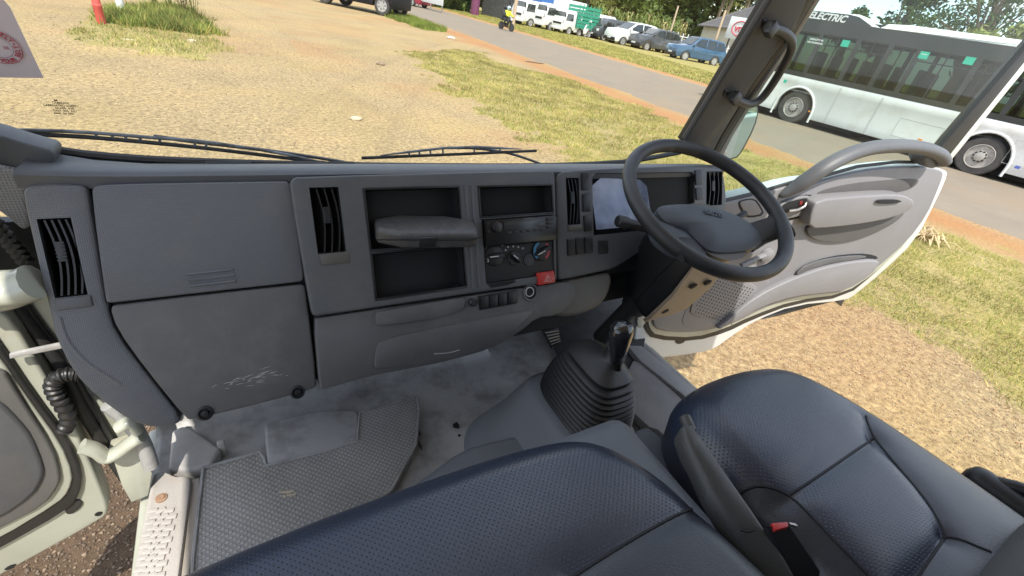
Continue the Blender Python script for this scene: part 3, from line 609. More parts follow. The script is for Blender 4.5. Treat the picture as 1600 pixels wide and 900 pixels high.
bm=newbm(); tube(bm,smoothpoly(gh,2,False),.0105,14,flat=1.0); g_=obj('grab_handle',bm,mat('grey_handle',(.050,.050,.050),(.042,.042,.042),.42,9,.2,700),cab,smooth=60)
for u,v in((1205,46),(1149,153)): bm=newbm(); box(bm,WSP(u,v,.048),(.026,.018,.030),Matrix.Rotation(R_(28),3,'Y'),.005); obj('handle_end_cap',bm,MATS['grey_handle'],g_)
# windscreen, lower seal
bm=newbm(); rings=[]
def wsfn(u,v):
    x=-.32+u*1.52; e=abs(u-.45)/.55; back=.05*e**4
    return WS0+WSn*(-.012)+WSu*(.0+v*.86)+Vector((x,-back,0))
wsg=obj('windscreen',curvebm(20,8,wsfn),G_clear,cab,smooth=80,recalc=False)
sp=smoothpoly([WSP(u,v,0) for u,v in((-40,198),(0,209),(45,224),(90,236),(150,244),(250,251),(400,256),(560,259),(700,260),(850,259.5),(960,255),(1010,248),(1062,238))],1,False)
bm=newbm(); tube(bm,sp,.0075,8); obj('windscreen_seal',bm,M['rubber'],cab)
bm=newbm(); box(bm,Vector((.45,1.03,H-.50)),(1.6,.14,.04),bev=.01); obj('outer_cowl',bm,M['rubber'],cab)
bm=newbm(); rings=[]
# roof, header and back wall (unseen; roof widened, wall closed to block sun)
bm=newbm(); box(bm,Vector((.42,.10,H+.50)),(1.74,1.16,.05),bev=.02); obj('roof_panel',bm,mat('headliner',(.68,.66,.63),(.62,.60,.57),.8),cab)
bm=newbm(); box(bm,Vector((.47,-.44,1.62)),(1.56,.03,1.46),bev=.005)
obj('back_wall',bm,MATS['headliner'],cab)
bm=newbm(); tube(bm,[WS0+Vector((-.345,.0,0)),WS0+Vector((-.345,0,0))+WSu*.86],.035,8); obj('left_pillar',bm,M['pillar'],cab)
# engine cover under the bench
bm=newbm(); box(bm,Vector((.13,.02,1.10)),(.80,.66,.36),bev=.03); box(bm,Vector((.74,-.02,1.06)),(.55,.56,.26),bev=.03); obj('seat_base',bm,M['console'],cab,smooth=60)
bm=slab(smoothpoly([W(u,v,'z',FZ+.14) for u,v in((560,815),(660,745),(720,700),(775,685),(840,672),(960,690),(900,760),(640,830))],1),Vector((0,0,-.16)),bev=.025,seg=3); obj('tunnel_cover',bm,M['console'],cab,smooth=60)
bm=newbm(); box(bm,Vector((.93,.97,1.27)),(.50,.12,.26),bev=.03); obj('footwell_dark_box',bm,M['hole'],cab,smooth=50)  # black box added to fill the bright gap as footwell shade
bm=slab(onfloor([(866,528),(880,562),(892,600),(930,640),(985,600),(1003,560),(1010,520),(1010,470),(930,430),(850,455),(846,492)],.03),Vector((0,0,-.04)),bev=.004); obj('pedal_well_shade',bm,MATS['dark_felt'],cab)  # dark sheet laid over the floor in place of footwell shade
bm=newbm(); box(bm,Vector((.90,1.13,1.10)),(.62,.02,.60)); obj('pedal_well_wall',bm,MATS['dark_felt'],cab)
# floor debris
bm=newbm(); rs_=random.Random(5)
for k in range(9):
    p=W(438+rs_.uniform(0,22),771+rs_.uniform(-4,5),'z',FZ+.026); box(bm,p,(.008*rs_.uniform(.5,1.3),.004,.002),Matrix.Rotation(rs_.random()*3,3,'Z'))
single('leaf_litter',bm,mat('pale_crumb',(.65,.56,.42),None,.8),'small pale crumbs lying on the ribbed passenger floor mat','debris')
for u,v,s in((713,665,.014),(718,680,.006)):
    bm=newbm(); slab([W(u,v,'z',FZ+.016)+Vector((math.cos(a)*s*rs_.uniform(.5,1),math.sin(a)*s*rs_.uniform(.5,1),0)) for a in [k*1.05 for k in range(6)]],Vector((0,0,-.002)),bm); obj('floor_tear',bm,M['hole'],cab)
bm=newbm()
for u,v,w in((647,632,2),(650,655,2),(652,668,2),(655,690,1.5),(648,640,1.5)): tube(bm,[W(u,v,'z',FZ+.018),W(u+w,v+7,'z',FZ+.018),W(u+w+3,v+13,'z',FZ+.018)],[.001,.003,.001],5)
obj('torn_edge',bm,M['hole'],cab)
# pedal
pd=thing('clutch_pedal','ribbed metal foot pedal in the dark footwell beside the lower dashboard','pedal',W(862,530,'y',.92))
q=[W(u,v,'y',.90) for u,v in((848,518),(874,514),(878,538),(862,545))]; bm=slab(q,Vector((0,.012,0)),bev=.003); obj('pedal_pad',bm,M['boot'],pd)
bm=newbm()
for k in range(6):
    f=(k+.5)/6; tube(bm,[q[0].lerp(q[3],f)+Vector((.006,-.001,0)),q[1].lerp(q[2],f)+Vector((-.005,-.001,0))],.0022,6)
obj('pedal_rib',bm,mat('pedal_tan',(.42,.33,.25),(.3,.25,.2),.4,20),pd)
bm=newbm(); tube(bm,[W(864,520,'y',.915),Vector((.93,1.05,1.45))],.009,8); obj('pedal_arm',bm,M['dark'],pd)
# ================================================================== seats
def resample(pts,n):
    pts=pts+[pts[0]]; d=[0]
    for a,b in zip(pts,pts[1:]): d.append(d[-1]+(b-a).length)
    out=[]; j=0
    for i in range(n):
        s=d[-1]*i/n
        while d[j+1]<s: j+=1
        out.append(pts[j].lerp(pts[j+1],(s-d[j])/(d[j+1]-d[j])))
    return out
class Cushion:
    def __init__(s,outline,ztop,R,crown,zbot,tilt=0,n=420):
        o=resample(smoothpoly([Vector((x,y,0)) for x,y in outline],3),n); s.o=o; s.R=R; s.z=ztop; s.crown=crown; s.zb=zbot; s.tilt=tilt
        A=sum(o[i].x*o[(i+1)%n].y-o[(i+1)%n].x*o[i].y for i in range(n)); sg=1 if A>0 else -1
        s.nrm=[]
        for i in range(n):
            t=(o[(i+1)%n]-o[i-1]).normalized(); s.nrm.append(Vector((-t.y,t.x,0))*sg)
        s.c=sum(o,Vector())/n; s.cy=s.c.y
    def setup(s):
        s.O=np.array([(p.x,p.y) for p in s.o]); s.x0,s.y0=s.O.min(0); s.x1,s.y1=s.O.max(0); s.gr=getattr(s,'gr',[])
    def hv(s,X,Y):
        if not hasattr(s,'O'): s.setup()
        X=np.asarray(X,float); Y=np.asarray(Y,float); R=s.R; sh=X.shape; X=X.ravel(); Y=Y.ravel(); d=np.empty(len(X))
        for k in range(0,len(X),4000): d[k:k+4000]=np.sqrt(((X[k:k+4000,None]-s.O[None,:,0])**2+(Y[k:k+4000,None]-s.O[None,:,1])**2).min(1))
        z=s.z-R+np.sqrt(np.clip(R*R-np.clip(R-d,0,R)**2,0,None))
        u=np.clip(np.abs((X-(s.x0+s.x1)/2)/((s.x1-s.x0)/2)),0,1); v=np.clip(np.abs((Y-(s.y0+s.y1)/2)/((s.y1-s.y0)/2)),0,1)
        z=z+s.crown*(1-u**3)*(1-v**4)+s.tilt*(Y-s.cy)
        for pl,dep,wd in s.gr:
            dm=np.full(len(X),9.)
            for (ax_,ay_),(bx_,by_) in zip(pl,pl[1:]):
                ex,ey=bx_-ax_,by_-ay_; t=np.clip(((X-ax_)*ex+(Y-ay_)*ey)/(ex*ex+ey*ey),0,1); dm=np.minimum(dm,np.hypot(X-ax_-t*ex,Y-ay_-t*ey))
            z=z-dep*np.exp(-(dm/wd)**1.3)
        return z.reshape(sh)
    def h(s,x,y): return float(s.hv([x],[y])[0])
    def groove(s,px,zg,dep=.007,wd=.016):
        s.gr=getattr(s,'gr',[]); s.gr.append(([(W(u,v,'z',zg).x,W(u,v,'z',zg).y) for u,v in px],dep,wd))
    def mesh(s,fine=False):
        bm=newbm(); rings=[]; R=s.R; n=len(s.o)
        rings.append([Vector((p.x,p.y,s.zb))+s.nrm[i]*.02 for i,p in enumerate(s.o)])
        rings.append([Vector((p.x,p.y,s.z-R-.02+s.tilt*(p.y-s.cy)))+s.nrm[i]*.003 for i,p in enumerate(s.o)])
        for k in range(0,9):
            ph=R_(k*10.5); rings.append([Vector((p.x,p.y,0))+s.nrm[i]*(R*(1-math.cos(ph))) for i,p in enumerate(s.o)])
        last=rings[-1]
        for f in ([1-.0125*k for k in range(1,79)] if fine else (.94,.88,.8,.7,.6,.5,.4,.3,.2,.1,.02)): rings.append([s.c+(Vector((p.x,p.y,0))-s.c)*f for p in last])
        al=[p for r in rings[2:] for p in r]; zz_=s.hv([p.x for p in al],[p.y for p in al])
        for p,z_ in zip(al,zz_): p.z=float(z_)
        loft(bm,rings); return bm
    def line(s,px,zg,rad=.0022,it=2,lift=-.0002):
        pts=smoothpoly([W(u,v,'z',zg) for u,v in px],it,False); out=[]
        dense=[]
        for a,b in zip(pts,pts[1:]):
            for k in range(4): dense.append(a.lerp(b,k/4))
        dense.append(pts[-1])
        for p in dense:
            # follow the sight line down to the cushion surface
            q=p.copy(); ins_=False; n=len(s.o)
            for i in range(n):
                a_,b_=s.o[i],s.o[(i+1)%n]
                if (a_.y>p.y)!=(b_.y>p.y) and p.x<(b_.x-a_.x)*(p.y-a_.y)/(b_.y-a_.y)+a_.x: ins_=not ins_
            if not ins_: continue
            for _ in range(6):
                z=s.h(q.x,q.y); d=(q-CAM); q=CAM+d*((z-CAM.z)/d.z)
            if min((Vector((q.x,q.y,0))-o_).length for o_ in s.o)<.010 or (q-p).length>.08: continue
            out.append(Vector((q.x,q.y,s.h(q.x,q.y)+lift)))
        return tube(newbm(),out,rad,6)
ps=thing('passenger_seat','wide dark blue perforated vinyl passenger bench seat nearest the camera','seat',(.1,0,1.25))
pc=Cushion([(-.34,-.32),(-.34,.20),(-.32,.30),(-.05,.325),(.10,.33),(.30,.325),(.40,.30),(.452,.22),(.475,.12),(.50,-.02),(.515,-.32)],H-.505,.055,.022,1.15)
pc.groove([(1093,790),(1060,803),(1010,830),(950,866),(890,905)],H-.49,.006,.016)
PSC=obj('seat_cushion',pc.mesh(True),M['seat'],ps,smooth=70,mats=[M['seat'],M['seat_s']])
obj('seam',pc.line([(1093,790),(1060,803),(1010,830),(950,866),(890,905)],H-.49),M['seam'],ps)
# smooth vinyl rear section, a skin over the cushion behind the seam
def skin(cu,px,zg,lift=.0016,n=26):
    """patch of vinyl lying on the cushion, outlined in the photo"""
    pts=[W(u,v,'z',zg) for u,v in px]
    pts=resample(pts,64); c=sum(pts,Vector())/len(pts); bm=newbm(); rings=[]
    for f in [1,.985,.95,.9,.82,.74,.66,.58,.5,.42,.34,.26,.18,.1,.02]: rings.append([c+(p-c)*f for p in pts])
    for r in rings:
        for q in r: q.z=cu.h(q.x,q.y)+lift
    for q in rings[0]: q.z-=.004
    return loft(bm,rings)
def panelmat(o,cu,polys,zg,side=True):
    pol=[[ (W(u,v,'z',zg).x,W(u,v,'z',zg).y) for u,v in px] for px in polys]; me=o.data; org=wloc(o)
    # compare on the reference plane zg along the sight line
    c=np.empty(len(me.polygons)*3,'f'); me.polygons.foreach_get('center',c); c=c.reshape(-1,3)+np.array(org)
    k=(zg-CAM.z)/(c[:,2]-CAM.z); X=c[:,0]*k; Y=c[:,1]*k; m=np.zeros(len(X),bool)
    for p in pol: m|=inpoly_(X,Y,p)
    if side: m|=(c[:,2]<cu.z-cu.R-.005+cu.tilt*(c[:,1]-cu.cy))
    me.polygons.foreach_set('material_index',m.astype('i'))
def inpoly_(X,Y,poly):
    ins=np.zeros(X.shape,bool); n=len(poly)
    for i in range(n):
        x0,y0=poly[i]; x1,y1=poly[(i+1)%n]; c=((y0>Y)!=(y1>Y)); ins^=(c&(X<(x1-x0)*(Y-y0)/((y1-y0) if y1!=y0 else 1e-9)+x0))
    return ins
panelmat(PSC,pc,[[(1093,791),(1060,804),(1010,831),(950,867),(890,906),(860,930),(700,1250),(1500,1250),(1300,950),(1150,830)]],H-.49)
bm=newbm(); box(bm,Vector((.1,-.36,1.70)),(.86,.10,.62),Matrix.Rotation(R_(8),3,'X'),.05); obj('backrest',bm,M['seat_s'],ps,smooth=60)
ds=thing('driver_seat','dark blue perforated vinyl driver seat beside the open right door','seat',(.76,0,1.2))
dc=Cushion([(.565,-.30),(.545,0),(.55,.16),(.575,.27),(.63,.325),(.74,.345),(.86,.335),(.93,.30),(.972,.20),(.995,.06),(1.0,-.30)],H-.53,.065,.03,1.10)
zc=H-.505
seamL=[(1158,752),(1175,750),(1200,757),(1233,773),(1262,800),(1300,840),(1352,892),(1372,915)]
seamR=[(1353,650),(1357,664),(1366,684),(1395,720),(1430,760),(1460,800),(1478,838)]
dc.groove([(1233,773),(1270,750),(1320,716),(1366,684)],zc,.010,.022); dc.groove(seamL,zc,.005,.016); dc.groove(seamR,zc,.005,.016); dc.groove([(1478,838),(1455,870),(1425,915)],zc,.008,.018)
DSC=obj('seat_cushion',dc.mesh(True),M['seat'],ds,smooth=70,mats=[M['seat'],M['seat_s']])
obj('seam',dc.line([(1233,773),(1270,750),(1320,716),(1366,684)],zc),M['seam'],ds)
obj('seam',dc.line(seamL,zc),M['seam'],ds); obj('seam',dc.line(seamR,zc),M['seam'],ds)
obj('seam',dc.line([(1478,838),(1455,870),(1425,915)],zc),M['seam'],ds); obj('seam',dc.line([(1478,838),(1500,842),(1530,855),(1548,862)],zc),M['seam'],ds)
obj('seam',dc.line([(1062,668),(1052,645),(1066,628),(1085,612)],zc,.0018),M['seam'],ds)
panelmat(DSC,dc,[[(1340,625),(1352,642),(1357,660),(1368,684),(1397,720),(1432,760),(1462,800),(1480,838),(1455,870),(1425,915),(1400,1000),(1900,1000),(1900,700),(1500,650)],
 [(1159,754),(1175,750),(1200,757),(1233,773),(1262,800),(1300,840),(1352,892),(1372,917),(1400,1000),(1250,1000),(1180,850),(1120,760)]],zc)
# backrest
bm=newbm(); rot=Matrix.Rotation(R_(10),3,'X'); 
def bring(z,w,d,yo): 
    c=Vector((.785,-.147-yo,z)); 
    return [c+Vector((math.copysign(abs(math.cos(a))**.6,math.cos(a))*w,math.copysign(abs(math.sin(a))**.6,math.sin(a))*d,0)) for a in [2*math.pi*k/40 for k in range(40)]]
loft(bm,[bring(1.30,.17,.04,-.0),bring(1.33,.215,.07,0),bring(1.45,.235,.08,.02),bring(1.65,.24,.08,.05),bring(1.9,.23,.075,.09),bring(2.0,.2,.05,.1)])
bk_=obj('backrest',bm,M['backf'],ds,smooth=60)
bm=newbm(); box(bm,Vector((1.03,-.13,1.25)),(.05,.26,.14),bev=.02); tube(bm,smoothpoly([Vector((1.0,.02,1.25)),Vector((1.035,-.03,1.31)),Vector((1.05,-.1,1.335)),Vector((1.05,-.25,1.34))],2,False),.012,10); obj('recliner_cover',bm,M['dark'],ds,smooth=50)
# lid between seats
con=thing('gear_console','grey moulded console between the seats with flat storage lid','console',(.52,.35,.98))
bm=slab(smoothpoly([W(u,v,'z',H-.64) for u,v in((946,698),(975,680),(1008,666),(1016,668),(1060,705),(1110,752),(1165,800),(1140,830),(1098,790),(1040,752),(980,718))],1),Vector((0,0,-.10)),bev=.006,seg=3); obj('storage_lid',bm,M['lid'],con)
bm=slab([W(u,v,'z',H-.66) for u,v in((938,700),(975,678),(1012,662),(1030,668),(1110,740),(1200,800),(1180,850),(1098,800))],Vector((0,0,-.18)),bev=.01); obj('console_box',bm,M['dark'],con)
# console base under the boot: loft from floor to boot collar
def rr(c,w,d,z,n=40,p=.55,rot=0):
    o=[]
    for k in range(n):
        a=2*math.pi*k/n; x=math.copysign(abs(math.cos(a))**p,math.cos(a))*w; y=math.copysign(abs(math.sin(a))**p,math.sin(a))*d
        xr=x*math.cos(rot)-y*math.sin(rot); yr=x*math.sin(rot)+y*math.cos(rot); o.append(Vector((c[0]+xr,c[1]+yr,z if not callable(z) else z(x,y))))
    return o
bc=(.595,.50); zt=H-.735; 
bm=newbm(); loft(bm,[rr((.57,.50),.20,.23,FZ-.02),rr((.572,.50),.165,.20,FZ+.05),rr((.58,.495),.125,.165,FZ+.13,p=.5),rr((.592,.495),.098,.138,FZ+.205,p=.45),rr((.595,.497),.090,.130,FZ+.222,p=.45),rr((.595,.497),.082,.120,FZ+.225,p=.45)]); 
cb=obj('console_base',bm,M['console'],con,smooth=60)
for u,v in((829,633),(802,661)):
    bm=newbm(); lathe(bm,[(-.004,.009),(.0,.009),(.003,.006),(.001,.003),(.001,0)],W(u,v,'z',FZ+.135),(-.75,-.2,.6),16); obj('console_screw',bm,M['steel'],cb)
gl_=thing('gear_lever','black gear lever with glossy knob and ribbed rubber boot','gear lever',(.60,.49,1.1))
bm=newbm(); rings=[]; nR=11; zb=FZ+.222
for k in range(nR*4+1):
    f=k/(nR*4); w=.071-.019*f**2.4; d=.110-.034*f**2.2; ph=(k%4); r=(.0,.0035,.0045,.002)[ph]-(.004 if ph==0 else 0)
    rings.append(rr((.604+.006*f,.497),w+r,d+r,zb+.125*f,p=.62))
rings+= [rr((.608,.497),.050,.074,zb+.138,p=.55),rr((.610,.495),.040,.058,zb+.150,p=.7),rr((.618,.485),.024,.030,zb+.157,p=.9),rr((.622,.482),.019,.021,zb+.165,p=1),rr((.622,.480),.017,.018,zb+.185,p=1)]
loft(bm,rings); obj('rubber_boot',bm,M['boot'],gl_,smooth=45)
kb=W(964,566,'z',zb+.170); kt=W(973,505,'z',H-.478)
bm=newbm(); ax_=(kt-kb); L_=ax_.length
tube(bm,[kb-ax_*.25,kb+ax_*.1],.011,12); obj('lever_shaft',bm,M['dark'],gl_)
bm=newbm(); tube(bm,[kb,kb+ax_*.04,kb+ax_*.3,kb+ax_*.55,kb+ax_*.75,kb+ax_*.88,kb+ax_*.96,kb+ax_*1.0],[.010,.0155,.0185,.0225,.025,.0245,.019,.008],22,flat=.85)
obj('knob',bm,mat('gloss_black_knob',(.012,.012,.013),(.018,.018,.018),.16,20,.3,60,spec=.7,coat=.4),gl_,smooth=60)
# handbrake
hb=thing('handbrake_lever','long dark grey handbrake lever with release button between the seats','handbrake',W(1230,900,'z',H-.62))
A=[(1064,664,1086,664),(1072,690,1100,682),(1090,725,1125,718),(1108,765,1155,760),(1122,790,1180,795),(1137,815,1205,832),(1150,845,1225,858),(1175,885,1252,905),(1215,955,1295,975)]
zz=[H-.455,H-.462,H-.472,H-.484,H-.494,H-.505,H-.517,H-.535,H-.56]
bm=newbm(); rings=[]
for (u0,v0,u1,v1),z in zip(A,zz):
    a=W(u0,v0,'z',z); b=W(u1,v1,'z',z); w=b-a; dn=Vector((0,0,-1)); h=.03
    rings.append([a+dn*h,a+w*.04+dn*.006,a+w*.22,a+w*.78,a+w*.96+dn*.005,b+dn*h,b-w*.25+dn*(h+.012),a+w*.25+dn*(h+.012)])
loft(bm,rings); bevel_sharp(bm,.002,2,50); obj('lever_body',bm,M['hb'],hb,smooth=50)
bm=newbm(); p=[]; (u0,v0,u1,v1)=A[4]; z=zz[4]+.001
tube(bm,smoothpoly([W(1156,828,'z',H-.5025),W(1168,832,'z',H-.5005),W(1180,828,'z',H-.5)],2,False),.0014,6); obj('sleeve_seam',bm,M['hole'],hb)
b0=W(1075,664,'z',H-.463); d_=(W(1075,664,'z',H-.463)-W(1100,722,'z',H-.478)).normalized(); bm=newbm(); tube(bm,[b0-d_*.01,b0+d_*.012,b0+d_*.014],[.0085,.0085,.006],14); obj('release_button',bm,M['hb'],hb)
# buckle
bu=thing('seat_belt_buckle','black seat belt buckle with red button tucked beside the driver seat','buckle',W(1260,870,'z',H-.56))
q0,q1=W(1215,822,'z',H-.50),W(1275,915,'z',H-.55); d_=(q1-q0); 
bm=newbm(); rings=[]
for f,s in((0,.92),(.04,1),(.5,1.05),(1,1.1)):
    c=q0+d_*f; a=W(1204,820,'z',H-.50); b=W(1243,817,'z',H-.50); w=(b-a)*.5*s; rings.append([c-w*1.0+Vector((0,0,-.03)),c-w+Vector((0,0,-.002)),c-w*.9,c+w*.9,c+w+Vector((0,0,-.002)),c+w+Vector((0,0,-.03))])
loft(bm,rings); obj('buckle_body',bm,M['dark'],bu)
bm=newbm(); a,b,c,e_=[W(u,v,'z',H-.4975) for u,v in((1206,817),(1231,815),(1232,823),(1212,828))]; slab([a,b,c,e_],Vector((0,0,-.006)),bm,.001); obj('buckle_button',bm,M['red'],bu)
bm=newbm(); a,b,c,e_=[W(u,v,'z',H-.4975) for u,v in((1233,816),(1243,818),(1247,822),(1235,819))]; slab([a,b,c,e_],Vector((0,0,-.004)),bm); obj('buckle_slot',bm,M['steel'],bu)
# ================================================================== driver door (open)
DN=Vector((-.15,-1,0)).normalized(); DU=Vector((1,-.15,0)).normalized(); D0=Vector((1.22,.80,0))
def DP(u,v,o=0): return WP(u,v,D0+DN*o,DN)
dd_=thing('driver_door','open right truck door with pale grey trim, arched pull rail and speaker grille','truck door',(1.25,.80,.88))
def dsl(nm,px,o,th,m,bev=.004,sm=1,par=None,seg=3,smooth=50):
    pts=[DP(u,v,o) for u,v in px]
    if sm: pts=smoothpoly(pts,sm)
    return obj(nm,slab(pts,DN*-th,bev=bev,seg=seg),m,par or dd_,smooth=smooth)
# outer painted shell
dsl('door_shell',[(1120,317),(1190,301),(1240,287),(1290,281),(1340,267),(1400,259),(1450,259),(1478,266),(1482,272),(1468,305),(1432,375),(1380,425),(1335,462),(1322,470),(1240,478),(1180,502),(1140,528),(1118,545),(1095,552),(1002,563),(990,545),(995,500),(1020,470),(1060,400),(1085,340)],-.012,.06,M['white'],.006)
dsl('door_seal',[(1112,320),(1190,301),(1240,287),(1290,281),(1340,267),(1400,259),(1450,259),(1472,268),(1470,274),(1455,310),(1422,375),(1370,425),(1322,464),(1240,475),(1175,500),(1135,520),(1085,534),(1020,531),(1007,515),(1005,490),(1025,470),(1065,400),(1090,340)],-.006,.02,M['rubber'],.003)
dsl('inner_frame',[(1112,320),(1190,301),(1240,287),(1290,281),(1340,267),(1400,259),(1450,259),(1474,267),(1472,272),(1455,310),(1422,375),(1370,425),(1318,460),(1240,470),(1175,494),(1130,515),(1085,528),(1026,525),(1014,513),(1012,490),(1030,470),(1068,400),(1095,340)],-.001,.02,M['cream'],.003)
trim=dsl('trim_panel',[(1106,322),(1150,314),(1195,302),(1240,289),(1270,288),(1300,279),(1350,267),(1400,261),(1450,261),(1472,266),(1476,272),(1465,300),(1450,335),(1420,376),(1370,420),(1320,457),(1285,460),(1240,466),(1195,481),(1150,505),(1110,517),(1070,521),(1030,518),(1020,508),(1022,488),(1036,468),(1068,405),(1098,345)],.010,.02,M['doortrim'],.007)
# lower bulge with map pocket
dsl('map_pocket',[(1120,515),(1145,495),(1170,473),(1205,452),(1245,434),(1290,418),(1335,409),(1370,407),(1376,411),(1362,430),(1322,455),(1285,459),(1240,464),(1192,479),(1150,502),(1128,514)],.030,.03,M['doortrim'],.006,1)
dsl('pocket_recess',[(1241,430),(1258,414),(1296,401),(1342,396),(1368,399),(1374,405),(1330,410),(1285,419),(1250,432)],.0125,.004,M['hole'],.001,1)
dsl('pocket_plate',[(1243,428),(1262,413),(1298,403),(1340,399),(1358,401),(1340,406),(1300,411),(1265,421),(1250,430)],.020,.006,M['doorgrey'],.002,1)
dsl('card_step',[(1062,508),(1078,470),(1104,428),(1125,404),(1150,396),(1185,420),(1205,440),(1195,452),(1165,476),(1138,497),(1112,511),(1085,514)],.0118,.004,M['doortrim'],.0018,2)
# upper fabric recess and armrest
dsl('fabric_inset',[(1276,306),(1280,298),(1330,286),(1400,280),(1438,279),(1432,290),(1412,300),(1350,306),(1290,318),(1278,318)],.0115,.004,M['doortrim_d'],.001,2)
dsl('armrest',[(1268,330),(1278,313),(1330,308),(1395,304),(1416,306),(1431,315),(1424,328),(1395,341),(1350,350),(1300,356),(1264,358)],.055,.05,M['doortrim'],.006,1,seg=3)
dsl('armrest_underside',[(1262,352),(1300,352),(1350,347),(1400,338),(1418,330),(1395,352),(1350,372),(1310,380),(1280,377),(1262,368)],.022,.02,M['doortrim_d'],.008,2)
dsl('armrest_pull',[(1368,315),(1376,312),(1402,312),(1411,315),(1400,318),(1374,319)],.0625,.004,M['hole'],.001,1)
# inner handle
dsl('handle_bezel',[(1214,330),(1222,318),(1240,310),(1264,306),(1268,310),(1264,330),(1250,338),(1222,344)],.020,.02,M['doortrim'],.003,1)
dsl('handle_bowl',[(1219,327),(1226,318),(1242,313),(1262,309),(1262,314),(1258,328),(1240,332),(1224,333)],.0215,.004,M['hole'],.001,1)
bm=newbm(); tube(bm,[DP(1232,330,.03),DP(1246,328,.034),DP(1257,323,.03),DP(1259,316,.024)],.0055,10); obj('inner_handle',bm,M['steel'],dd_)
dsl('lock_tab',[(1250,315),(1255,314),(1254,320),(1249,321)],.024,.004,mat('dark_red',(.2,.02,.02),None,.4),.001,0)
dsl('bezel_groove',[(1210,332),(1218,317),(1238,308),(1267,303),(1272,310),(1267,332),(1251,341),(1220,347)],.0115,.002,M['hole'],.0005,1)
dsl('plate_groove',[(1152,317),(1161,312),(1180,310),(1189,322),(1195,336),(1172,341),(1161,336)],.0112,.002,M['hole'],.0005,1)
dsl('vent_plate',[(1155,317),(1162,314),(1178,312),(1186,322),(1192,334),(1172,338),(1164,334)],.013,.004,M['doortrim'],.0015,1)
# window crank
bm=newbm(); lathe(bm,[(0,.028),(.012,.026),(.016,.020),(.018,0)],DP(1196,398,.012),DN,26); cr=obj('window_crank',bm,M['doortrim'],dd_)
bm=newbm(); tube(bm,[DP(1194,398,.028),DP(1176,406,.034),DP(1158,414,.036)],[.011,.009,.008],10,flat=.6); obj('crank_arm',bm,M['doortrim'],cr)
# speaker grille
gr=dsl('speaker_grille',[(1076,486),(1098,450),(1118,425),(1140,422),(1170,440),(1186,451),(1178,462),(1140,488),(1120,496),(1088,495)],.017,.008,M['doortrim'],.002,1)
bm=newbm()
for r in range(13):
    for c in range(15):
        u=1132+r*-3.1+c*4.3-12; v=436+r*4.4+c*1.5-3
        if c>14-r*.0 : continue
        if u<1086+ (r<3)*10 or u>1176-r*2: continue
        p=DP(u,v,.0172); lathe(bm,[(0,.0036),(.0005,.0034),(.0005,0)],p,DN,6)
obj('grille_holes',bm,mat('grille_dark',(.035,.033,.03),None,.7),gr)
dsl('trim_clip',[(1144,434),(1147,432),(1152,433),(1152,441),(1148,444),(1144,441)],.018,.006,M['doorgrey'],.001,1)
dsl('corner_grommet',[(1056,532),(1062,529),(1070,530),(1070,535),(1062,538),(1056,537)],-.008,.004,M['rubber'],.001,1)
# hinge plate by the column
dsl('hinge_plate',[(995,498),(1003,484),(1012,490),(1008,508),(997,515)],.02,.02,M['cream'],.003,1)
# arch pull rail
rail=[(1218,306),(1238,296),(1262,280),(1290,260),(1320,244),(1350,233),(1385,228),(1420,228),(1450,233),(1470,242),(1474,252)]
pts=smoothpoly([DP(u,v,(.010,.025,.042)[i] if i<3 else .055) for i,(u,v) in enumerate(rail)],2,False)
bm=newbm(); tube(bm,pts,[.008+.013*min(1,i/8) for i in range(len(pts))],16,flat=1.2,ref=DN); obj('pull_rail',bm,M['doorgrey'],dd_,smooth=60)
dsl('rail_foot',[(1446,243),(1474,240),(1478,252),(1470,262),(1452,264),(1446,256)],.05,.06,M['doorgrey'],.008,1)
# belt weatherstrip
bm=newbm(); tube(bm,[DP(u,v,-.002) for u,v in((1120,316),(1150,309),(1190,299),(1240,284),(1290,274),(1340,260),(1400,253),(1450,254))],.006,8); obj('belt_weatherstrip',bm,M['rubber'],dd_)
# underside step moulding hanging below the shell
dsl('lower_moulding',[(1190,500),(1220,488),(1260,476),(1310,464),(1322,464),(1315,479),(1304,471),(1260,482),(1220,493)],-.05,.02,M['rubber'],.003,0)
# window frame
bm=slab([DP(u,v,-.02) for u,v in((1462,240),(1590,92),(1668,0),(1690,-25),(1712,-25),(1604,94),(1484,243))],DN*-.03,bev=.003); obj('window_frame',bm,M['rubber'],dd_)
bm=slab([DP(u,v,-.03) for u,v in((1478,246),(1604,94),(1690,-5),(1700,-5),(1614,94),(1488,249))],DN*-.03,bev=.003); obj('frame_edge',bm,M['white'],dd_)
bm=newbm(); bm.faces.new([bm.verts.new(DP(u,v,-.03)) for u,v in((1120,320),(1262,288),(1470,262),(1600,92),(1690,-20),(1290,-20),(1272,0),(1160,190))]); obj('window_pane',bm,G_green,dd_)
# ================================================================== passenger door (open, left)
pd_=thing('passenger_door','open left truck door edge with cream paint, grey inner panel and black rubber seal','truck door',(-.30,.75,.83))
PY=.75
def psl(nm,px,y,th,m,bev=.003,sm=1,par=None):
    pts=[W(u,v,'y',y) for u,v in px]
    if sm: pts=smoothpoly(pts,sm)
    return obj(nm,slab(pts,Vector((0,th,0)),bev=bev),m,par or pd_,smooth=50)
psl('door_shell',[(-420,100),(-120,100),(-70,460),(2,488),(18,500),(60,570),(120,675),(163,776),(170,800),(160,812),(0,900),(-420,1130)],PY,.045,M['cream'],.005,1)
psl('door_seal',[(-420,300),(-60,460),(0,541),(47,611),(107,690),(128,741),(124,775),(107,797),(0,858),(-420,1085)],PY-.010,.012,M['rubber'],.004,1)
psl('seal_step',[(-420,330),(-60,490),(0,560),(36,614),(94,693),(114,741),(108,768),(92,786),(0,842),(-420,1060)],PY-.014,.012,M['cream'],.003,1)
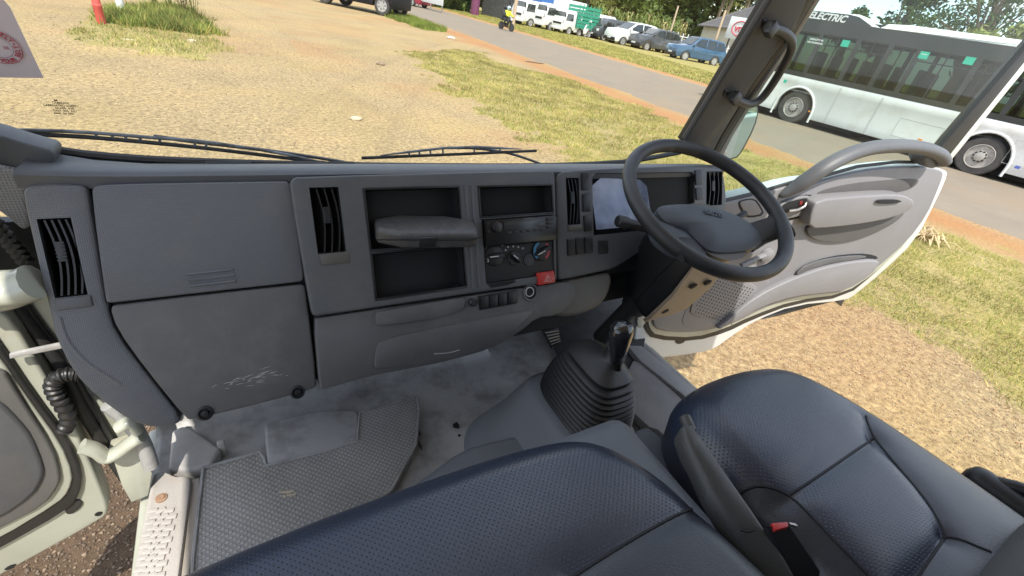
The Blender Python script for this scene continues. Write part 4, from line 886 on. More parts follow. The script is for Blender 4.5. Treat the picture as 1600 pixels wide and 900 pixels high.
psl('panel_moulding',[(-420,500),(0,572),(28,618),(82,700),(94,742),(92,760),(70,790),(0,826),(-420,1040)],PY-.022,.012,mat('moulding_grey',(.13,.125,.12),(.10,.097,.095),.5,6,.2,700),.004,1)
psl('inner_panel',[(-420,560),(-30,620),(0,630),(30,660),(50,685),(68,730),(68,748),(52,776),(0,812),(-420,1020)],PY-.028,.012,M['dash'],.006,1)
psl('drain_grommet',[(100,790),(110,784),(124,782),(130,787),(124,796),(112,804),(102,804)],PY-.004,.006,M['rubber'],.0015,2)
psl('drain_slot',[(146,806),(152,800),(162,800),(156,807)],PY-.001,.003,M['hole'],0,1); psl('drain_slot',[(4,892),(14,884),(27,881),(20,889)],PY-.001,.003,M['hole'],0,1)
# ================================================================== wipers
def OW(u,v,o=-.035): return WSP(u,v,o)
def wiper(label,blade,frame,bars,arm,w):
    t=thing('windscreen_wiper',label,'wiper',OW(*arm[-1]))
    bm=newbm(); tube(bm,smoothpoly([OW(u,v) for u,v in blade],1,False),.0030,8,flat=1.2); obj('rubber_blade',bm,M['rubber'],t)
    bm=newbm(); n=len(frame); tube(bm,[OW(u,v,-.038) for u,v in frame],[.0012]+[.0030]*(n-2)+[.0012],8)
    for a,b in bars: tube(bm,[OW(*a,-.038),OW(*b,-.035)],.0022,6)
    obj('blade_frame',bm,w,t)
    bm=newbm(); tube(bm,smoothpoly([OW(u,v,-.05) for u,v in arm],1,False),.0055,8,flat=.6); obj('wiper_arm',bm,M['rubber'],t)
    return t
wm=mat('wiper_metal',(.22,.24,.26),(.07,.07,.075),.35,30)
wiper('long black wiper lying along the left lower windscreen',[(-40,206),(0,207.5),(80,211),(150,215),(300,229),(400,241),(480,251),(530,257)],[(-30,203),(43,203.5),(100,205),(153,208),(249,216),(302,219.5),(340,224),(400,233),(450,242),(500,252)],[((150,208),(150,215)),((175,210),(176,217)),((196,211.5),(197,219)),((218,213),(220,221)),((249,216),(250,224)),((305,220),(304,229)),((322,223),(322,231)),((43,203),(44,209))],[(240,213),(300,221),(360,228),(440,238),(520,250),(560,258)],wm)
wiper('shorter black wiper standing on the middle of the windscreen',[(565,247),(640,244),(740,240),(838,235.5)],[(594,243),(639,237.5),(692,231.5),(741,229.5),(781,231.5),(815,233)],[((639,238),(640,244)),((655,236),(656,243)),((672,234),(673,242.5)),((692,232),(692,241.5)),((741,230),(741,240)),((765,231),(766,239)),((781,232),(782,238))],[(700,231),(741,231),(781,236.5),(800,240.5),(826,249),(850,258)],wm)
# ================================================================== wing mirror, stickers
mr=thing('wing_mirror','door mirror outside the right pillar reflecting green trees','mirror',W(1150,250,'y',1.05))
q=smoothpoly([W(u,v,'y',1.05) for u,v in((1100,160),(1182,160),(1188,172),(1182,198),(1160,240),(1150,250),(1120,251),(1085,245))],1)
obj('mirror_housing',slab(q,Vector((0,.05,0)),bev=.01,seg=3),M['rubber'],mr)
q=smoothpoly([W(u,v,'y',1.046) for u,v in((1102,163),(1179,163),(1184,173),(1178,197),(1157,238),(1148,247),(1120,248),(1088,242))],1)
obj('mirror_glass',slab(q,Vector((0,.004,0))),mat('mirror_silver',(.62,.70,.64),(.60,.68,.62),.04,2,metal=1),mr)
box(bm:=newbm(),W(1122,243,'y',1.03),(.04,.04,.05),bev=.008); obj('mirror_bracket',bm,M['steel'],mr)
sk=thing('windscreen_sticker','pale lilac square sticker with red round seat belt lettering stuck to the left windscreen','sticker',WSP(10,120,.006))
q=[WSP(u,v,.006) for u,v in((-110,-60),(-12,-60),(5,0),(16,12),(68,122),(0,121),(-110,118))]
obj('sticker_card',slab(q,WSn*-.0008),mat('sticker_grey',(.62,.55,.58),(.58,.51,.55),.6,6),sk)
sc=WSP(-5,73,.008); sX=Vector((1,0,0)); sY=WSu
red=mat('sticker_red',(.42,.03,.06),None,.5)
def arcring(r,w,m,nm):
    bm=newbm(); n=64; a=[bm.verts.new(sc+(sX*math.cos(t)+sY*math.sin(t))*r) for t in [2*math.pi*k/n for k in range(n)]]; b=[bm.verts.new(sc+(sX*math.cos(t)+sY*math.sin(t))*(r-w)) for t in [2*math.pi*k/n for k in range(n)]]
    for i in range(n): bm.faces.new((a[i],a[(i+1)%n],b[(i+1)%n],b[i]))
    obj(nm,bm,m,sk)
RS=.0225
arcring(RS,.0008,red,'outer_ring'); arcring(RS*.64,.0005,mat('sticker_dark',(.22,.08,.12),None,.5),'inner_ring')
def arctext(s,a0,a1,flip,r,sz):
    n=len(s)
    for i,ch in enumerate(s):
        if ch==' ': continue
        a=R_(a0+(a1-a0)*i/(n-1)); d=sX*math.cos(a)+sY*math.sin(a); t=sX*math.sin(a)-sY*math.cos(a)
        if flip: d_,t_=-d,-t
        else: d_,t_=d,t
        text(ch,sz,sc+(sX*math.cos(a)+sY*math.sin(a))*r+WSn*.0003,t_,d_,red,'sticker_letter',sk,extrude=.0002,bold=.00015)
arctext('DRIVE SAFELY',170,32,False,RS*.82,.0070); arctext('•',22,21,False,RS*.82,.014) if 0 else None
text('•',.008,sc+(sX*math.cos(R_(18))+sY*math.sin(R_(18)))*RS*.82+WSn*.0003,sX,sY,red,'sticker_letter',sk,extrude=.0002)
arctext('WEAR YOUR BELT',-160,6,True,RS*.82,.0068)
text('SS',.005,sc+sX*.008+sY*-.0005+WSn*.0003,sX,sY,red,'sticker_letter',sk,extrude=.0002)
gm=thing('glass_marking','small black printed glass marking low on the left windscreen','marking',WSP(100,180,.004))
for i,(s,u) in enumerate((('M',87),('LAMISAFE',95),('LAMINATED SAFETY',96),('GLASS  43R',101),('DOT 305  AS1',102),('M40  E4 002',100))):
    text(s,.0042 if i else .005,WSP(u,157+i*4.1,.004),(1,-.0,0),WSu,M['hole'],'print_line',gm,extrude=.0001,bold=.00008)
# ================================================================== ground
def inpoly(X,Y,poly):
    ins=np.zeros(X.shape,bool); n=len(poly)
    for i in range(n):
        x0,y0=poly[i]; x1,y1=poly[(i+1)%n]
        c=((y0>Y)!=(y1>Y)); xi=(x1-x0)*(Y-y0)/((y1-y0) if y1!=y0 else 1e-9)+x0; ins^=(c&(X<xi))
    return ins
def g2(u,v): p=W(u,v,'z',0); return (p.x,p.y)
def road_near(y): return 10.95+.030*np.asarray(y)
def road_far(y): return 20.6+.006*np.asarray(y)
grassA=[g2(*p) for p in((640,84),(668,76),(700,74),(745,80),(790,100),(830,112),(860,118),(905,128),(960,152),(1010,170),(1070,196))]+[(9.6,8.0),(10.2,4),(9.4,2.6),(9.6,1.0),(9.2,-6)]+[(4.8,-6),(4.9,.1),(5.3,.9),(4.6,1.5),(4.5,2.6),(4.4,4.5)]+[g2(*p) for p in((900,252),(852,225),(800,205),(760,186),(715,150),(680,120),(655,104))]
isl=[g2(*p) for p in((95,62),(120,40),(165,28),(190,18),(250,16),(300,22),(330,45),(345,72),(330,92),(260,88),(200,82),(130,75))]
islg=[g2(*p) for p in((165,38),(185,16),(225,12),(270,12),(300,24),(326,42),(338,60),(322,62),(285,60),(230,50),(180,44))]
stripC=[g2(*p) for p in((606,14),(622,20),(660,33),(690,44),(700,50),(660,46),(630,36),(604,28))]
far_edge=lambda y: 20.9
def vnoise(X,Y,s,seed):
    r=np.random.default_rng(seed); T=r.random((256,256)); x=X*s; y=Y*s; xi=np.floor(x).astype(int); yi=np.floor(y).astype(int); fx=x-xi; fy=y-yi; fx=fx*fx*(3-2*fx); fy=fy*fy*(3-2*fy)
    g=lambda a,b: T[a%256,b%256]
    return (g(xi,yi)*(1-fx)+g(xi+1,yi)*fx)*(1-fy)+(g(xi,yi+1)*(1-fx)+g(xi+1,yi+1)*fx)*fy
def fbm(X,Y,s,seed,o=4): 
    t=0;a=.5
    for k in range(o): t=t+a*vnoise(X,Y,s*2**k,seed+k); a*=.5
    return t/(1-.5**o)
def height(X,Y):
    h=.02*(fbm(X,Y,.8,3)-.5)+.012*(fbm(X,Y,6,9,2)-.5)
    rn=road_near(Y); rf=road_far(Y)
    on=(X>rn+.55)&(X<rf-.5); h=np.where(on,-.05,h*.6-.004)
    h=h+.10*np.clip((X-rf-.3)/2.5,0,1)
    bk=np.exp(-(((X-8.6)/.5)**2+((Y-12.6)/1.6)**2)); h=h+.0*bk
    ii=inpoly(X,Y,isl); h=h+np.where(ii,.05,0)
    return h
def grid_ax(segs):
    out=[]
    for a,b,s in segs: out+=list(np.arange(a,b,s))
    out.append(segs[-1][1]); return np.array(out)
gx=grid_ax([(-700,-60,60),(-60,-14,4),(-14,-4,.5),(-4,12.5,.11),(12.5,20,.8),(20,46,.35),(46,90,2),(90,900,60)])
gy=grid_ax([(-500,-20,60),(-20,-3,2),(-3,0,.25),(0,22,.12),(22,46,.3),(46,90,.8),(90,180,6),(180,900,60)])
GX,GY=np.meshgrid(gx,gy); GZ=height(GX,GY)
nx_,ny_=len(gx),len(gy)
V=np.stack([GX,GY,GZ],-1).reshape(-1,3); idx=np.arange(nx_*ny_).reshape(ny_,nx_)
Fq=np.stack([idx[:-1,:-1],idx[:-1,1:],idx[1:,1:],idx[1:,:-1]],-1).reshape(-1,4)
gme=npmesh('ground',V,Fq,4)
# colour masks: R grass, G red earth, B yellow straw
nz=fbm(GX,GY,1.3,21); nz2=fbm(GX,GY,.35,31); nz3=fbm(GX,GY,5,41,3)
def soft(poly,w=.6):
    # jitter the test position with noise for a ragged edge
    return inpoly(GX+(nz-.5)*w*2+(nz3-.5)*w,GY+(nz2-.5)*w*3+(nz3-.5)*w,poly).astype(float)
gA=soft(grassA,.8); gI=soft(isl,.4); gC=soft(stripC,.4); gF=((GX>road_far(GY)+1.2+(nz-.5)*1.5)&(GX<400)).astype(float)
grass=np.clip(gA*(.25+1.1*nz3)+gI*.7+gC+gF*(.55+.5*nz3),0,1)
rn=road_near(GY); rf=road_far(GY)
red=np.exp(-((GX-(rn-.75))/.75)**2)*(GX<rn+1)+np.exp(-((GX-(rf+.8))/.8)**2)*.9*(GX>rf-1)
redn=np.clip((fbm(GX,GY,.5,51)-.52)*4,0,1)*((GX>1.5)&(GX<rn)).astype(float)*.35
red=np.clip(red*(.6+.8*nz)+redn*(1-.6*gA)+np.clip((fbm(GX,GY,.18,61)-.55)*4,0,1)*.3*(GY>12)+.42*np.clip((fbm(GX,GY,.9,81)-.2)*2,0,1)*(GX>1.3)*np.clip((5.5-GX),0,1)*np.clip((3.6-GY),0,1),0,1)
straw=np.clip((fbm(GX,GY,.7,71)-.45)*5,0,1)*np.clip(gA+.25,0,1)
col=np.stack([grass,red,straw,np.ones_like(red)],-1).reshape(-1,4).astype('f')
brn_shade_trk=np.clip(1.3-np.hypot((GX+.75)/1.3,(GY-1.2)/1.0),0,1).ravel(); c0=-1.2+.30*GY+.010*GY**2; trk=sum(np.exp(-((GX-c0-o_)/.10)**2) for o_ in(-.75,.75))+sum(np.exp(-((GX-(4.5-.22*GY)-o_)/.09)**2) for o_ in(-.7,.7)); brn_shade_trk=np.maximum(brn_shade_trk,(trk*.09*(GY>1.6)*(GY<24)*(.4+nz)*(1-gA)).ravel()); cb_=gme.color_attributes.new('brown','FLOAT_COLOR','POINT'); cb_.data.foreach_set('color',np.stack([brn_shade_trk]*4,-1).astype('f').ravel())  # brown gravel patch deepened in place of left door shade; tyre tracks
ca=gme.color_attributes.new('masks','FLOAT_COLOR','POINT'); ca.data.foreach_set('color',col.ravel())
def ground_mat():
    m=bpy.data.materials.new('dirt_and_gravel'); m.use_nodes=True; nt=m.node_tree; L=nt.links.new; b=nt.nodes['Principled BSDF']; b.inputs['Roughness'].default_value=.95; b.inputs['Specular IOR Level'].default_value=.15
    tc=nd(nt,'ShaderNodeTexCoord'); at=nd(nt,'ShaderNodeAttribute',attribute_name='masks'); sp=nd(nt,'ShaderNodeSeparateColor'); L(at.outputs['Color'],sp.inputs[0])
    def noise_(s,d=6,r=.65):
        n=nd(nt,'ShaderNodeTexNoise'); n.inputs['Scale'].default_value=s; n.inputs['Detail'].default_value=d; n.inputs['Roughness'].default_value=r; L(tc.outputs['Object'],n.inputs['Vector']); return n
    def ramp(n,stops):
        r=nd(nt,'ShaderNodeValToRGB'); e=r.color_ramp.elements
        while len(e)<len(stops): e.new(.5)
        for k,(p,c) in enumerate(stops): e[k].position=p; e[k].color=tuple(c)+(1,)
        L(n,r.inputs['Fac']); return r
    a=ramp(noise_(.45,5).outputs['Fac'],[(.3,(.25,.19,.108)),(.5,(.305,.232,.127)),(.7,(.35,.255,.13))])
    vo=nd(nt,'ShaderNodeTexVoronoi'); vo.inputs['Scale'].default_value=48; L(tc.outputs['Object'],vo.inputs['Vector'])
    vc=ramp(vo.outputs['Color'],[(.15,(.50,.50,.50)),(.5,(1,1,1)),(.9,(1.5,1.45,1.35))])
    fine=ramp(noise_(18,10,.8).outputs['Fac'],[(.34,(.55,.52,.48)),(.5,(1,1,1)),(.66,(1.4,1.38,1.32))])
    m1=nd(nt,'ShaderNodeMix',data_type='RGBA',blend_type='MULTIPLY'); m1.inputs['Factor'].default_value=.28; L(a.outputs[0],m1.inputs['A']); L(vc.outputs[0],m1.inputs['B'])
    m2=nd(nt,'ShaderNodeMix',data_type='RGBA',blend_type='MULTIPLY'); m2.inputs['Factor'].default_value=.9; L(m1.outputs['Result'],m2.inputs['A']); L(fine.outputs[0],m2.inputs['B'])
    cur=m2.outputs['Result']
    for ch,c1,c2 in((1,(.35,.165,.07),(.30,.14,.06)),(2,(.34,.265,.10),(.30,.225,.085)),(0,(.20,.21,.045),(.32,.27,.09))):
        rr_=ramp(noise_(9,8,.75).outputs['Fac'],[(.35,c1),(.65,c2)])
        k=nd(nt,'ShaderNodeMath',operation='MULTIPLY'); k.inputs[1].default_value=.8; L(sp.outputs[ch],k.inputs[0])
        mm=nd(nt,'ShaderNodeMix',data_type='RGBA'); L(k.outputs[0],mm.inputs['Factor']); L(cur,mm.inputs['A']); L(rr_.outputs[0],mm.inputs['B']); cur=mm.outputs['Result']
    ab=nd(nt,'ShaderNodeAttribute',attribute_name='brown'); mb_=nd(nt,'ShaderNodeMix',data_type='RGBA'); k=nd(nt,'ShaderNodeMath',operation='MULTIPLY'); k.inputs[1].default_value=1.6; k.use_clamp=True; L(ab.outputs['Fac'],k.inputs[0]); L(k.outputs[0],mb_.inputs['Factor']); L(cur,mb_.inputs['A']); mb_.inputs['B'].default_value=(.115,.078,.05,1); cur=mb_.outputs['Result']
    m3=nd(nt,'ShaderNodeMix',data_type='RGBA',blend_type='MULTIPLY'); m3.inputs['Factor'].default_value=.5; L(cur,m3.inputs['A']); L(fine.outputs[0],m3.inputs['B'])
    L(m3.outputs['Result'],b.inputs['Base Color'])
    bp=nd(nt,'ShaderNodeBump'); bp.inputs['Strength'].default_value=.8; bp.inputs['Distance'].default_value=.022; L(noise_(34,8,.75).outputs['Fac'],bp.inputs['Height'])
    b2=nd(nt,'ShaderNodeBump'); b2.inputs['Strength'].default_value=.35; b2.inputs['Distance'].default_value=.01; b2.invert=True; L(vo.outputs['Distance'],b2.inputs['Height']); L(bp.outputs[0],b2.inputs['Normal']); L(b2.outputs[0],b.inputs['Normal'])
    return m
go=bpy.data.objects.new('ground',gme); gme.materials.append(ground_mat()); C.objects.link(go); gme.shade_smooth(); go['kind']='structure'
# ---- road
ys=np.concatenate([np.arange(-60,60,.5),np.arange(60,420,10)]); 
L1=road_near(ys)+(fbm(ys,ys*0,.9,5)-.5)*.5; L2=road_far(ys)+(fbm(ys,ys*0+3,.7,6)-.5)*.4
K_=14; V=[]; 
for y,a,b_ in zip(ys,L1,L2):
    for k in range(K_): f=k/(K_-1); V.append((a+(b_-a)*f,y,.030-.036*(abs(f-.5)*2)**10))
V=np.array(V); idx=np.arange(len(V)).reshape(len(ys),K_); Fr=np.stack([idx[:-1,:-1],idx[:-1,1:],idx[1:,1:],idx[1:,:-1]],-1).reshape(-1,4)
rme=npmesh('road',V,Fr,4)
rm=mat('faded_asphalt',(.215,.18,.135),(.18,.152,.118),.9,1.2,.5,30,spec=.2,dirt=(.27,.19,.115),dscale=.6,dlo=.5,dhi=.85,detail=12)
rme.materials.append(rm); ro=bpy.data.objects.new('road',rme); C.objects.link(ro); rme.shade_smooth(); ro['kind']='structure'
# ---- grass blades
def blades(name,P,hmin,hmax,wid,lean,mats_,label=None):
    n=len(P); ang=rng.random(n)*6.283; hh=hmin+(hmax-hmin)*rng.random(n)**1.6; ln=lean*rng.random(n)
    dx=np.cos(ang); dy=np.sin(ang); w=wid*(.6+.8*rng.random(n)); la=rng.random(n)*6.283
    z=P[:,2]
    a=np.stack([P[:,0]-dy*w,P[:,1]+dx*w,z-.01],-1); b=np.stack([P[:,0]+dy*w,P[:,1]-dx*w,z-.01],-1); c=np.stack([P[:,0]+np.cos(la)*ln*hh,P[:,1]+np.sin(la)*ln*hh,z+hh],-1)
    V=np.stack([a,b,c],1).reshape(-1,3); F=np.arange(n*3).reshape(-1,3); me=npmesh(name,V,F,3)
    for m in mats_: me.materials.append(m)
    mi=rng.integers(0,len(mats_),n).astype('i'); me.polygons.foreach_set('material_index',mi)
    o=bpy.data.objects.new(name,me); C.objects.link(o); return o
def leafmat(name,c,tr=.25):
    m=bpy.data.materials.new(name); m.use_nodes=True; nt=m.node_tree; b=nt.nodes['Principled BSDF']; b.inputs['Roughness'].default_value=.6; b.inputs['Specular IOR Level'].default_value=.25
    tc=nd(nt,'ShaderNodeTexCoord'); n=nd(nt,'ShaderNodeTexNoise'); n.inputs['Scale'].default_value=1.1; n.inputs['Detail'].default_value=5; nt.links.new(tc.outputs['Object'],n.inputs['Vector'])
    r=nd(nt,'ShaderNodeValToRGB'); r.color_ramp.elements[0].position=.35; r.color_ramp.elements[1].position=.65; r.color_ramp.elements[0].color=tuple(x*.6 for x in c)+(1,); r.color_ramp.elements[1].color=tuple(x*1.25 for x in c)+(1,)
    nt.links.new(n.outputs['Fac'],r.inputs['Fac']); nt.links.new(r.outputs[0],b.inputs['Base Color'])
    t=nd(nt,'ShaderNodeBsdfTranslucent'); nt.links.new(r.outputs[0],t.inputs[0]); x=nd(nt,'ShaderNodeMixShader'); x.inputs[0].default_value=tr
    nt.links.new(b.outputs[0],x.inputs[1]); nt.links.new(t.outputs[0],x.inputs[2]); nt.links.new(x.outputs[0],nt.nodes['Material Output'].inputs[0]); return m
gm_=[leafmat('grass_green',(.16,.22,.035)),leafmat('grass_yellow',(.43,.36,.11)),leafmat('grass_straw',(.48,.37,.17)),leafmat('grass_olive',(.27,.28,.07))]
def scatter(poly,n,ragged=.5,dens=None):
    xs=[p[0] for p in poly]; yv=[p[1] for p in poly]; out=[]
    X=rng.uniform(min(xs)-.3,max(xs)+.3,n*3); Y=rng.uniform(min(yv)-.3,max(yv)+.3,n*3)
    a=fbm(X,Y,1.3,21); b_=fbm(X,Y,.35,31); c_=fbm(X,Y,5,41,3)
    k=inpoly(X+(a-.5)*ragged*2+(c_-.5)*ragged,Y+(b_-.5)*ragged*3+(c_-.5)*ragged,poly)&((c_+rng.random(len(X))*.35)>.55)
    X=X[k][:n];Y=Y[k][:n]; return np.stack([X,Y,height(X,Y)],-1)
near=[p for p in grassA]
P=scatter(grassA,120000,.8); nearmask=P[:,1]<6
o=blades('roadside_grass',P[~nearmask],.02,.065,.009,1.3,[gm_[0],gm_[1],gm_[1],gm_[2],gm_[2],gm_[3]]); setp(o,'yellow green dry grass patch between the dirt yard and the road','grass',kind='stuff')
Pn=scatter([(4.6,-2),(4.7,.1),(5.1,.9),(4.4,1.6),(4.3,3),(4.2,6),(9.6,6),(9.9,4),(9.2,2.6),(9.4,1.0),(9.0,-2)],80000,.8)
o=blades('verge_grass',Pn,.015,.055,.0045,1.6,[gm_[0],gm_[1],gm_[2],gm_[2],gm_[3],gm_[3]]); setp(o,'dry yellow and green grass beside the open right door','grass',kind='stuff')
P=scatter(stripC,9000,.3); o=blades('kerb_grass',P,.08,.28,.016,.6,[gm_[0],gm_[0],gm_[3]]); setp(o,'bright green grass strip beside the dark parked car','grass',kind='stuff')
LMW=leafmat('weed_dark',(.09,.13,.03)); P=scatter(islg,13000,.5); o=blades('island_grass',P,.06,.27,.013,1.1,[gm_[0],gm_[0],gm_[3],gm_[3],LMW,gm_[1]]); setp(o,'green weeds growing around the red and white posts','weeds',kind='stuff')
P=scatter(isl,6000,1.0); o=blades('island_dry_grass',P,.02,.08,.010,1.3,[gm_[1],gm_[3],gm_[2],gm_[0]]); setp(o,'short dry grass fringing the small island of weeds','grass',kind='stuff')
n=60000; Y=rng.uniform(4,75,n); X=road_far(Y)+1.1+rng.random(n)**1.3*(6+Y*.12); P=np.stack([X,Y,height(X,Y)],-1)
o=blades('far_verge_grass',P,.04,.12,.022,1.0,[gm_[0],gm_[3],gm_[1],gm_[1]]); setp(o,'grass verge on the far side of the road in front of the parked vehicles','grass',kind='stuff')
# ---- loose stones, near both doors
def stones(name,n,xr,yr,s0,s1,mats_,label):
    B=np.array([[1,0,0],[-.5,.87,0],[-.5,-.87,0],[0,0,.8],[0,0,-.4]]); Fs=np.array([[0,1,3],[1,2,3],[2,0,3],[1,0,4],[2,1,4],[0,2,4]])
    X=rng.uniform(*xr,n);Y=rng.uniform(*yr,n); s=s0+(s1-s0)*rng.random(n)**3; a=rng.random(n)*6.28
    ca_,sa=np.cos(a),np.sin(a); st=.6+.8*rng.random((n,1,3)); Bv=B[None]*st*s[:,None,None]
    x=Bv[...,0]*ca_[:,None]-Bv[...,1]*sa[:,None]; y=Bv[...,0]*sa[:,None]+Bv[...,1]*ca_[:,None]
    V=np.stack([x+X[:,None],y+Y[:,None],Bv[...,2]+height(X,Y)[:,None]+.002],-1).reshape(-1,3); F=(Fs[None]+np.arange(n)[:,None,None]*5).reshape(-1,3)
    me=npmesh(name,V,F,3)
    for m in mats_: me.materials.append(m)
    me.polygons.foreach_set('material_index',np.repeat(rng.integers(0,len(mats_),n),6).astype('i'))
    o=bpy.data.objects.new(name,me); C.objects.link(o); setp(o,label,'gravel',kind='stuff')
sm=[mat('stone_tan',(.36,.26,.16),(.28,.20,.12),.9,30),mat('stone_brown',(.24,.17,.11),(.18,.13,.09),.9,30),mat('stone_pale',(.46,.37,.26),(.40,.32,.22),.9,30),mat('stone_red',(.33,.16,.08),(.27,.13,.07),.9,30)]
stones('loose_gravel',60000,(1.2,6.2),(-2.2,2.6),.002,.0085,sm,'loose gravel on the ground beside the driver seat')
stones('loose_gravel',26000,(-2.2,-.2),(.7,2.4),.003,.011,[sm[1],mat('stone_shaded',(.10,.075,.05),(.14,.10,.07),.9,30),sm[1],MATS['stone_shaded'] if 'stone_shaded' in MATS else sm[1]],'loose brown gravel with shade in its colour under the left door')  # brown stones, some darkened further to paint the shade here
stones('yard_gravel',30000,(-5,9),(2.4,15),.004,.016,[sm[0],sm[1],sm[2],sm[0]],'small stones scattered over the dirt yard in front')
# ---- litter / clumps
def rock(u,v,s,label,m,nm='litter'):
    p=W(u,v,'z',0); bm=newbm(); bmesh.ops.create_icosphere(bm,subdivisions=2,radius=1)
    for q in bm.verts: q.co=Vector((q.co.x*s[0],q.co.y*s[1],q.co.z*s[2]))*(1+.35*noise.noise(q.co*2+Vector((u,v,0)))); q.co+=Vector((p.x,p.y,s[2]*.5))
    single(nm,bm,m,label,nm)
rock(557,187,(.09,.05,.035),'small pale stone lying in the middle of the dirt yard',sm[2],'stone')
rock(595,101,(.12,.10,.04),'brown clod lying where the dirt meets the dry grass',sm[1],'stone'); 
rock(704,60,(.22,.12,.06),'white scrap of litter lying on the near road edge',M['white'],'litter'); rock(202,66,(.18,.07,.04),'pale scrap lying in front of the posts in the island',sm[2],'litter'); rock(301,68,(.10,.08,.06),'pale lump at the right end of the weeds',sm[2],'litter')
rock(835,98,(.45,.10,.05),'dark broken kerb piece at the grass edge near the road',sm[1],'kerb piece')
cl_=W(1440,372,'z',0)
dc_=thing('dry_leaf_clump','clump of dry curled maize leaves lying on grass beside the open door','dry leaves',(cl_.x,cl_.y,0))
bm=newbm(); rs_=random.Random(11)
for k in range(60):
    a=rs_.uniform(0,6.28); r0=rs_.uniform(0,.18); c=Vector((cl_.x+math.cos(a)*r0,cl_.y+math.sin(a)*r0*1.3,0)); b_=rs_.uniform(0,6.28); l=rs_.uniform(.15,.42); hgt=rs_.uniform(.04,.16); w=rs_.uniform(.006,.014)
    pts=[c+Vector((math.cos(b_)*l*f,math.sin(b_)*l*f,hgt*math.sin(math.pi*min(1,f*1.1))+.01)) for f in(0,.25,.5,.75,1)]; tube(bm,pts,[w*.5,w,w,w*.8,w*.2],5,flat=.25)
obj('leaves',bm,mat('dry_leaf',(.55,.42,.24),(.34,.24,.12),.8,14),dc_)
# ---- posts in the island
p=W(160,41,'z',0); q=GD(146,-12,math.hypot(p.x,p.y)); bm=newbm(); lathe(bm,[(0,.075),(.02,.08),(.35,.078),(.36,.085),(.40,.085),(.41,.075),(2.4,.07)],p,(q-p).normalized(),16); single('red_post',bm,mat('red_paint',(.62,.10,.08),(.50,.07,.06),.5,3,dirt=(.4,.2,.12),dscale=4,dlo=.55,dhi=.8),'leaning red metal post standing in the weeds on the left','post')
p=W(192,23,'z',0); bm=newbm(); cyl(bm,p,p+Vector((-.05,0,2.6)),.085,14); single('white_post',bm,M['white'],'white metal post behind the red post in the weeds','post')
# weeds with tall stems
for i,(u,v,hh,lab) in enumerate(((288,26,1.0,'tall brown weed stem at the right end of the weeds'),(305,32,1.2,'tallest leafy weed on the right edge of the weeds'),(268,20,.9,'leafy weed between the white post and the tall stems'),(245,18,.7,'bushy green weed right behind the white post'))):
    p=W(u,v,'z',0); bm=newbm(); rs_=random.Random(i)
    for k in range(9):
        a=rs_.uniform(0,6.28); ln=rs_.uniform(.1,.35)*hh; top=p+Vector((math.cos(a)*ln,math.sin(a)*ln,hh*rs_.uniform(.6,1.1))); tube(bm,[p,p.lerp(top,.5)+Vector((0,0,.05)),top],[.010,.007,.003],5)
        for j in range(14):
            c=p.lerp(top,rs_.uniform(.35,1)); b_=rs_.uniform(0,6.28); d=Vector((math.cos(b_),math.sin(b_),rs_.uniform(-.2,.6)))*.09; s=Vector((-d.y,d.x,0)).normalized()*.02
            f=[bm.verts.new(x) for x in(c,c+d*.5+s,c+d,c+d*.5-s)]; bm.faces.new(f)
    single('weed',bm,gm_[3] if i else leafmat('brown_weed',(.20,.16,.07)),lab,'weed',recalc=False)
# ================================================================== vehicles
def wheel(parent,x,y,z,r,w,side,n=7,hub=M['alloy']):
    bm=newbm(); lathe(bm,[(-w/2,r*.62),(-w/2,r*.93),(-w*.35,r),(w*.35,r),(w/2,r*.93),(w/2,r*.60)],(x,y,z),(0,1,0),28,cap=False)
    t=obj('wheel',bm,M['tyre'],parent,local=True)
    bm=newbm(); s=side; lathe(bm,[(s*w*.1,r*.60),(s*w*.5,r*.64),(s*w*.52,r*.60),(s*w*.25,r*.52),(s*w*.25,r*.2),(s*w*.42,r*.16),(s*w*.44,0)],(x,y,z),(0,1,0),28)
    for k in range(n):
        a=2*math.pi*k/n; d=Vector((math.cos(a),0,math.sin(a))); e=Vector((-math.sin(a),0,math.cos(a))); c=Vector((x,y,z)); o1=Vector((0,s*w*.44,0)); 
        slab([c+d*r*.12+e*r*.07+o1,c+d*r*.60+e*r*.05+o1,c+d*r*.60-e*r*.05+o1,c+d*r*.12-e*r*.07+o1],Vector((0,-s*w*.2,0)),bm)
    obj('rim',bm,hub,t,local=True); return t
def arch(x,r,zb,n=7): return [(x+r*math.cos(math.pi*k/n),max(zb,r*.92*math.sin(math.pi*k/n)+r*.72)) for k in range(n+1)]
def sidebody(low,wd,rw,tumble=None,bev=.04,m=None):
    bm=newbm(); 
    def hw(z): return wd/2 if tumble is None or z<tumble[0] else wd/2-(z-tumble[0])*tumble[1]
    a=[bm.verts.new((x,hw(z),z)) for x,z in low]; b=[bm.verts.new((x,-hw(z),z)) for x,z in low]; n=len(low)
    bm.faces.new(a); bm.faces.new(b[::-1])
    for i in range(n): bm.faces.new((a[i],b[i],b[(i+1)%n],a[(i+1)%n]))
    bmesh.ops.recalc_face_normals(bm,faces=bm.faces); bevel_sharp(bm,bev,2,28); return bm
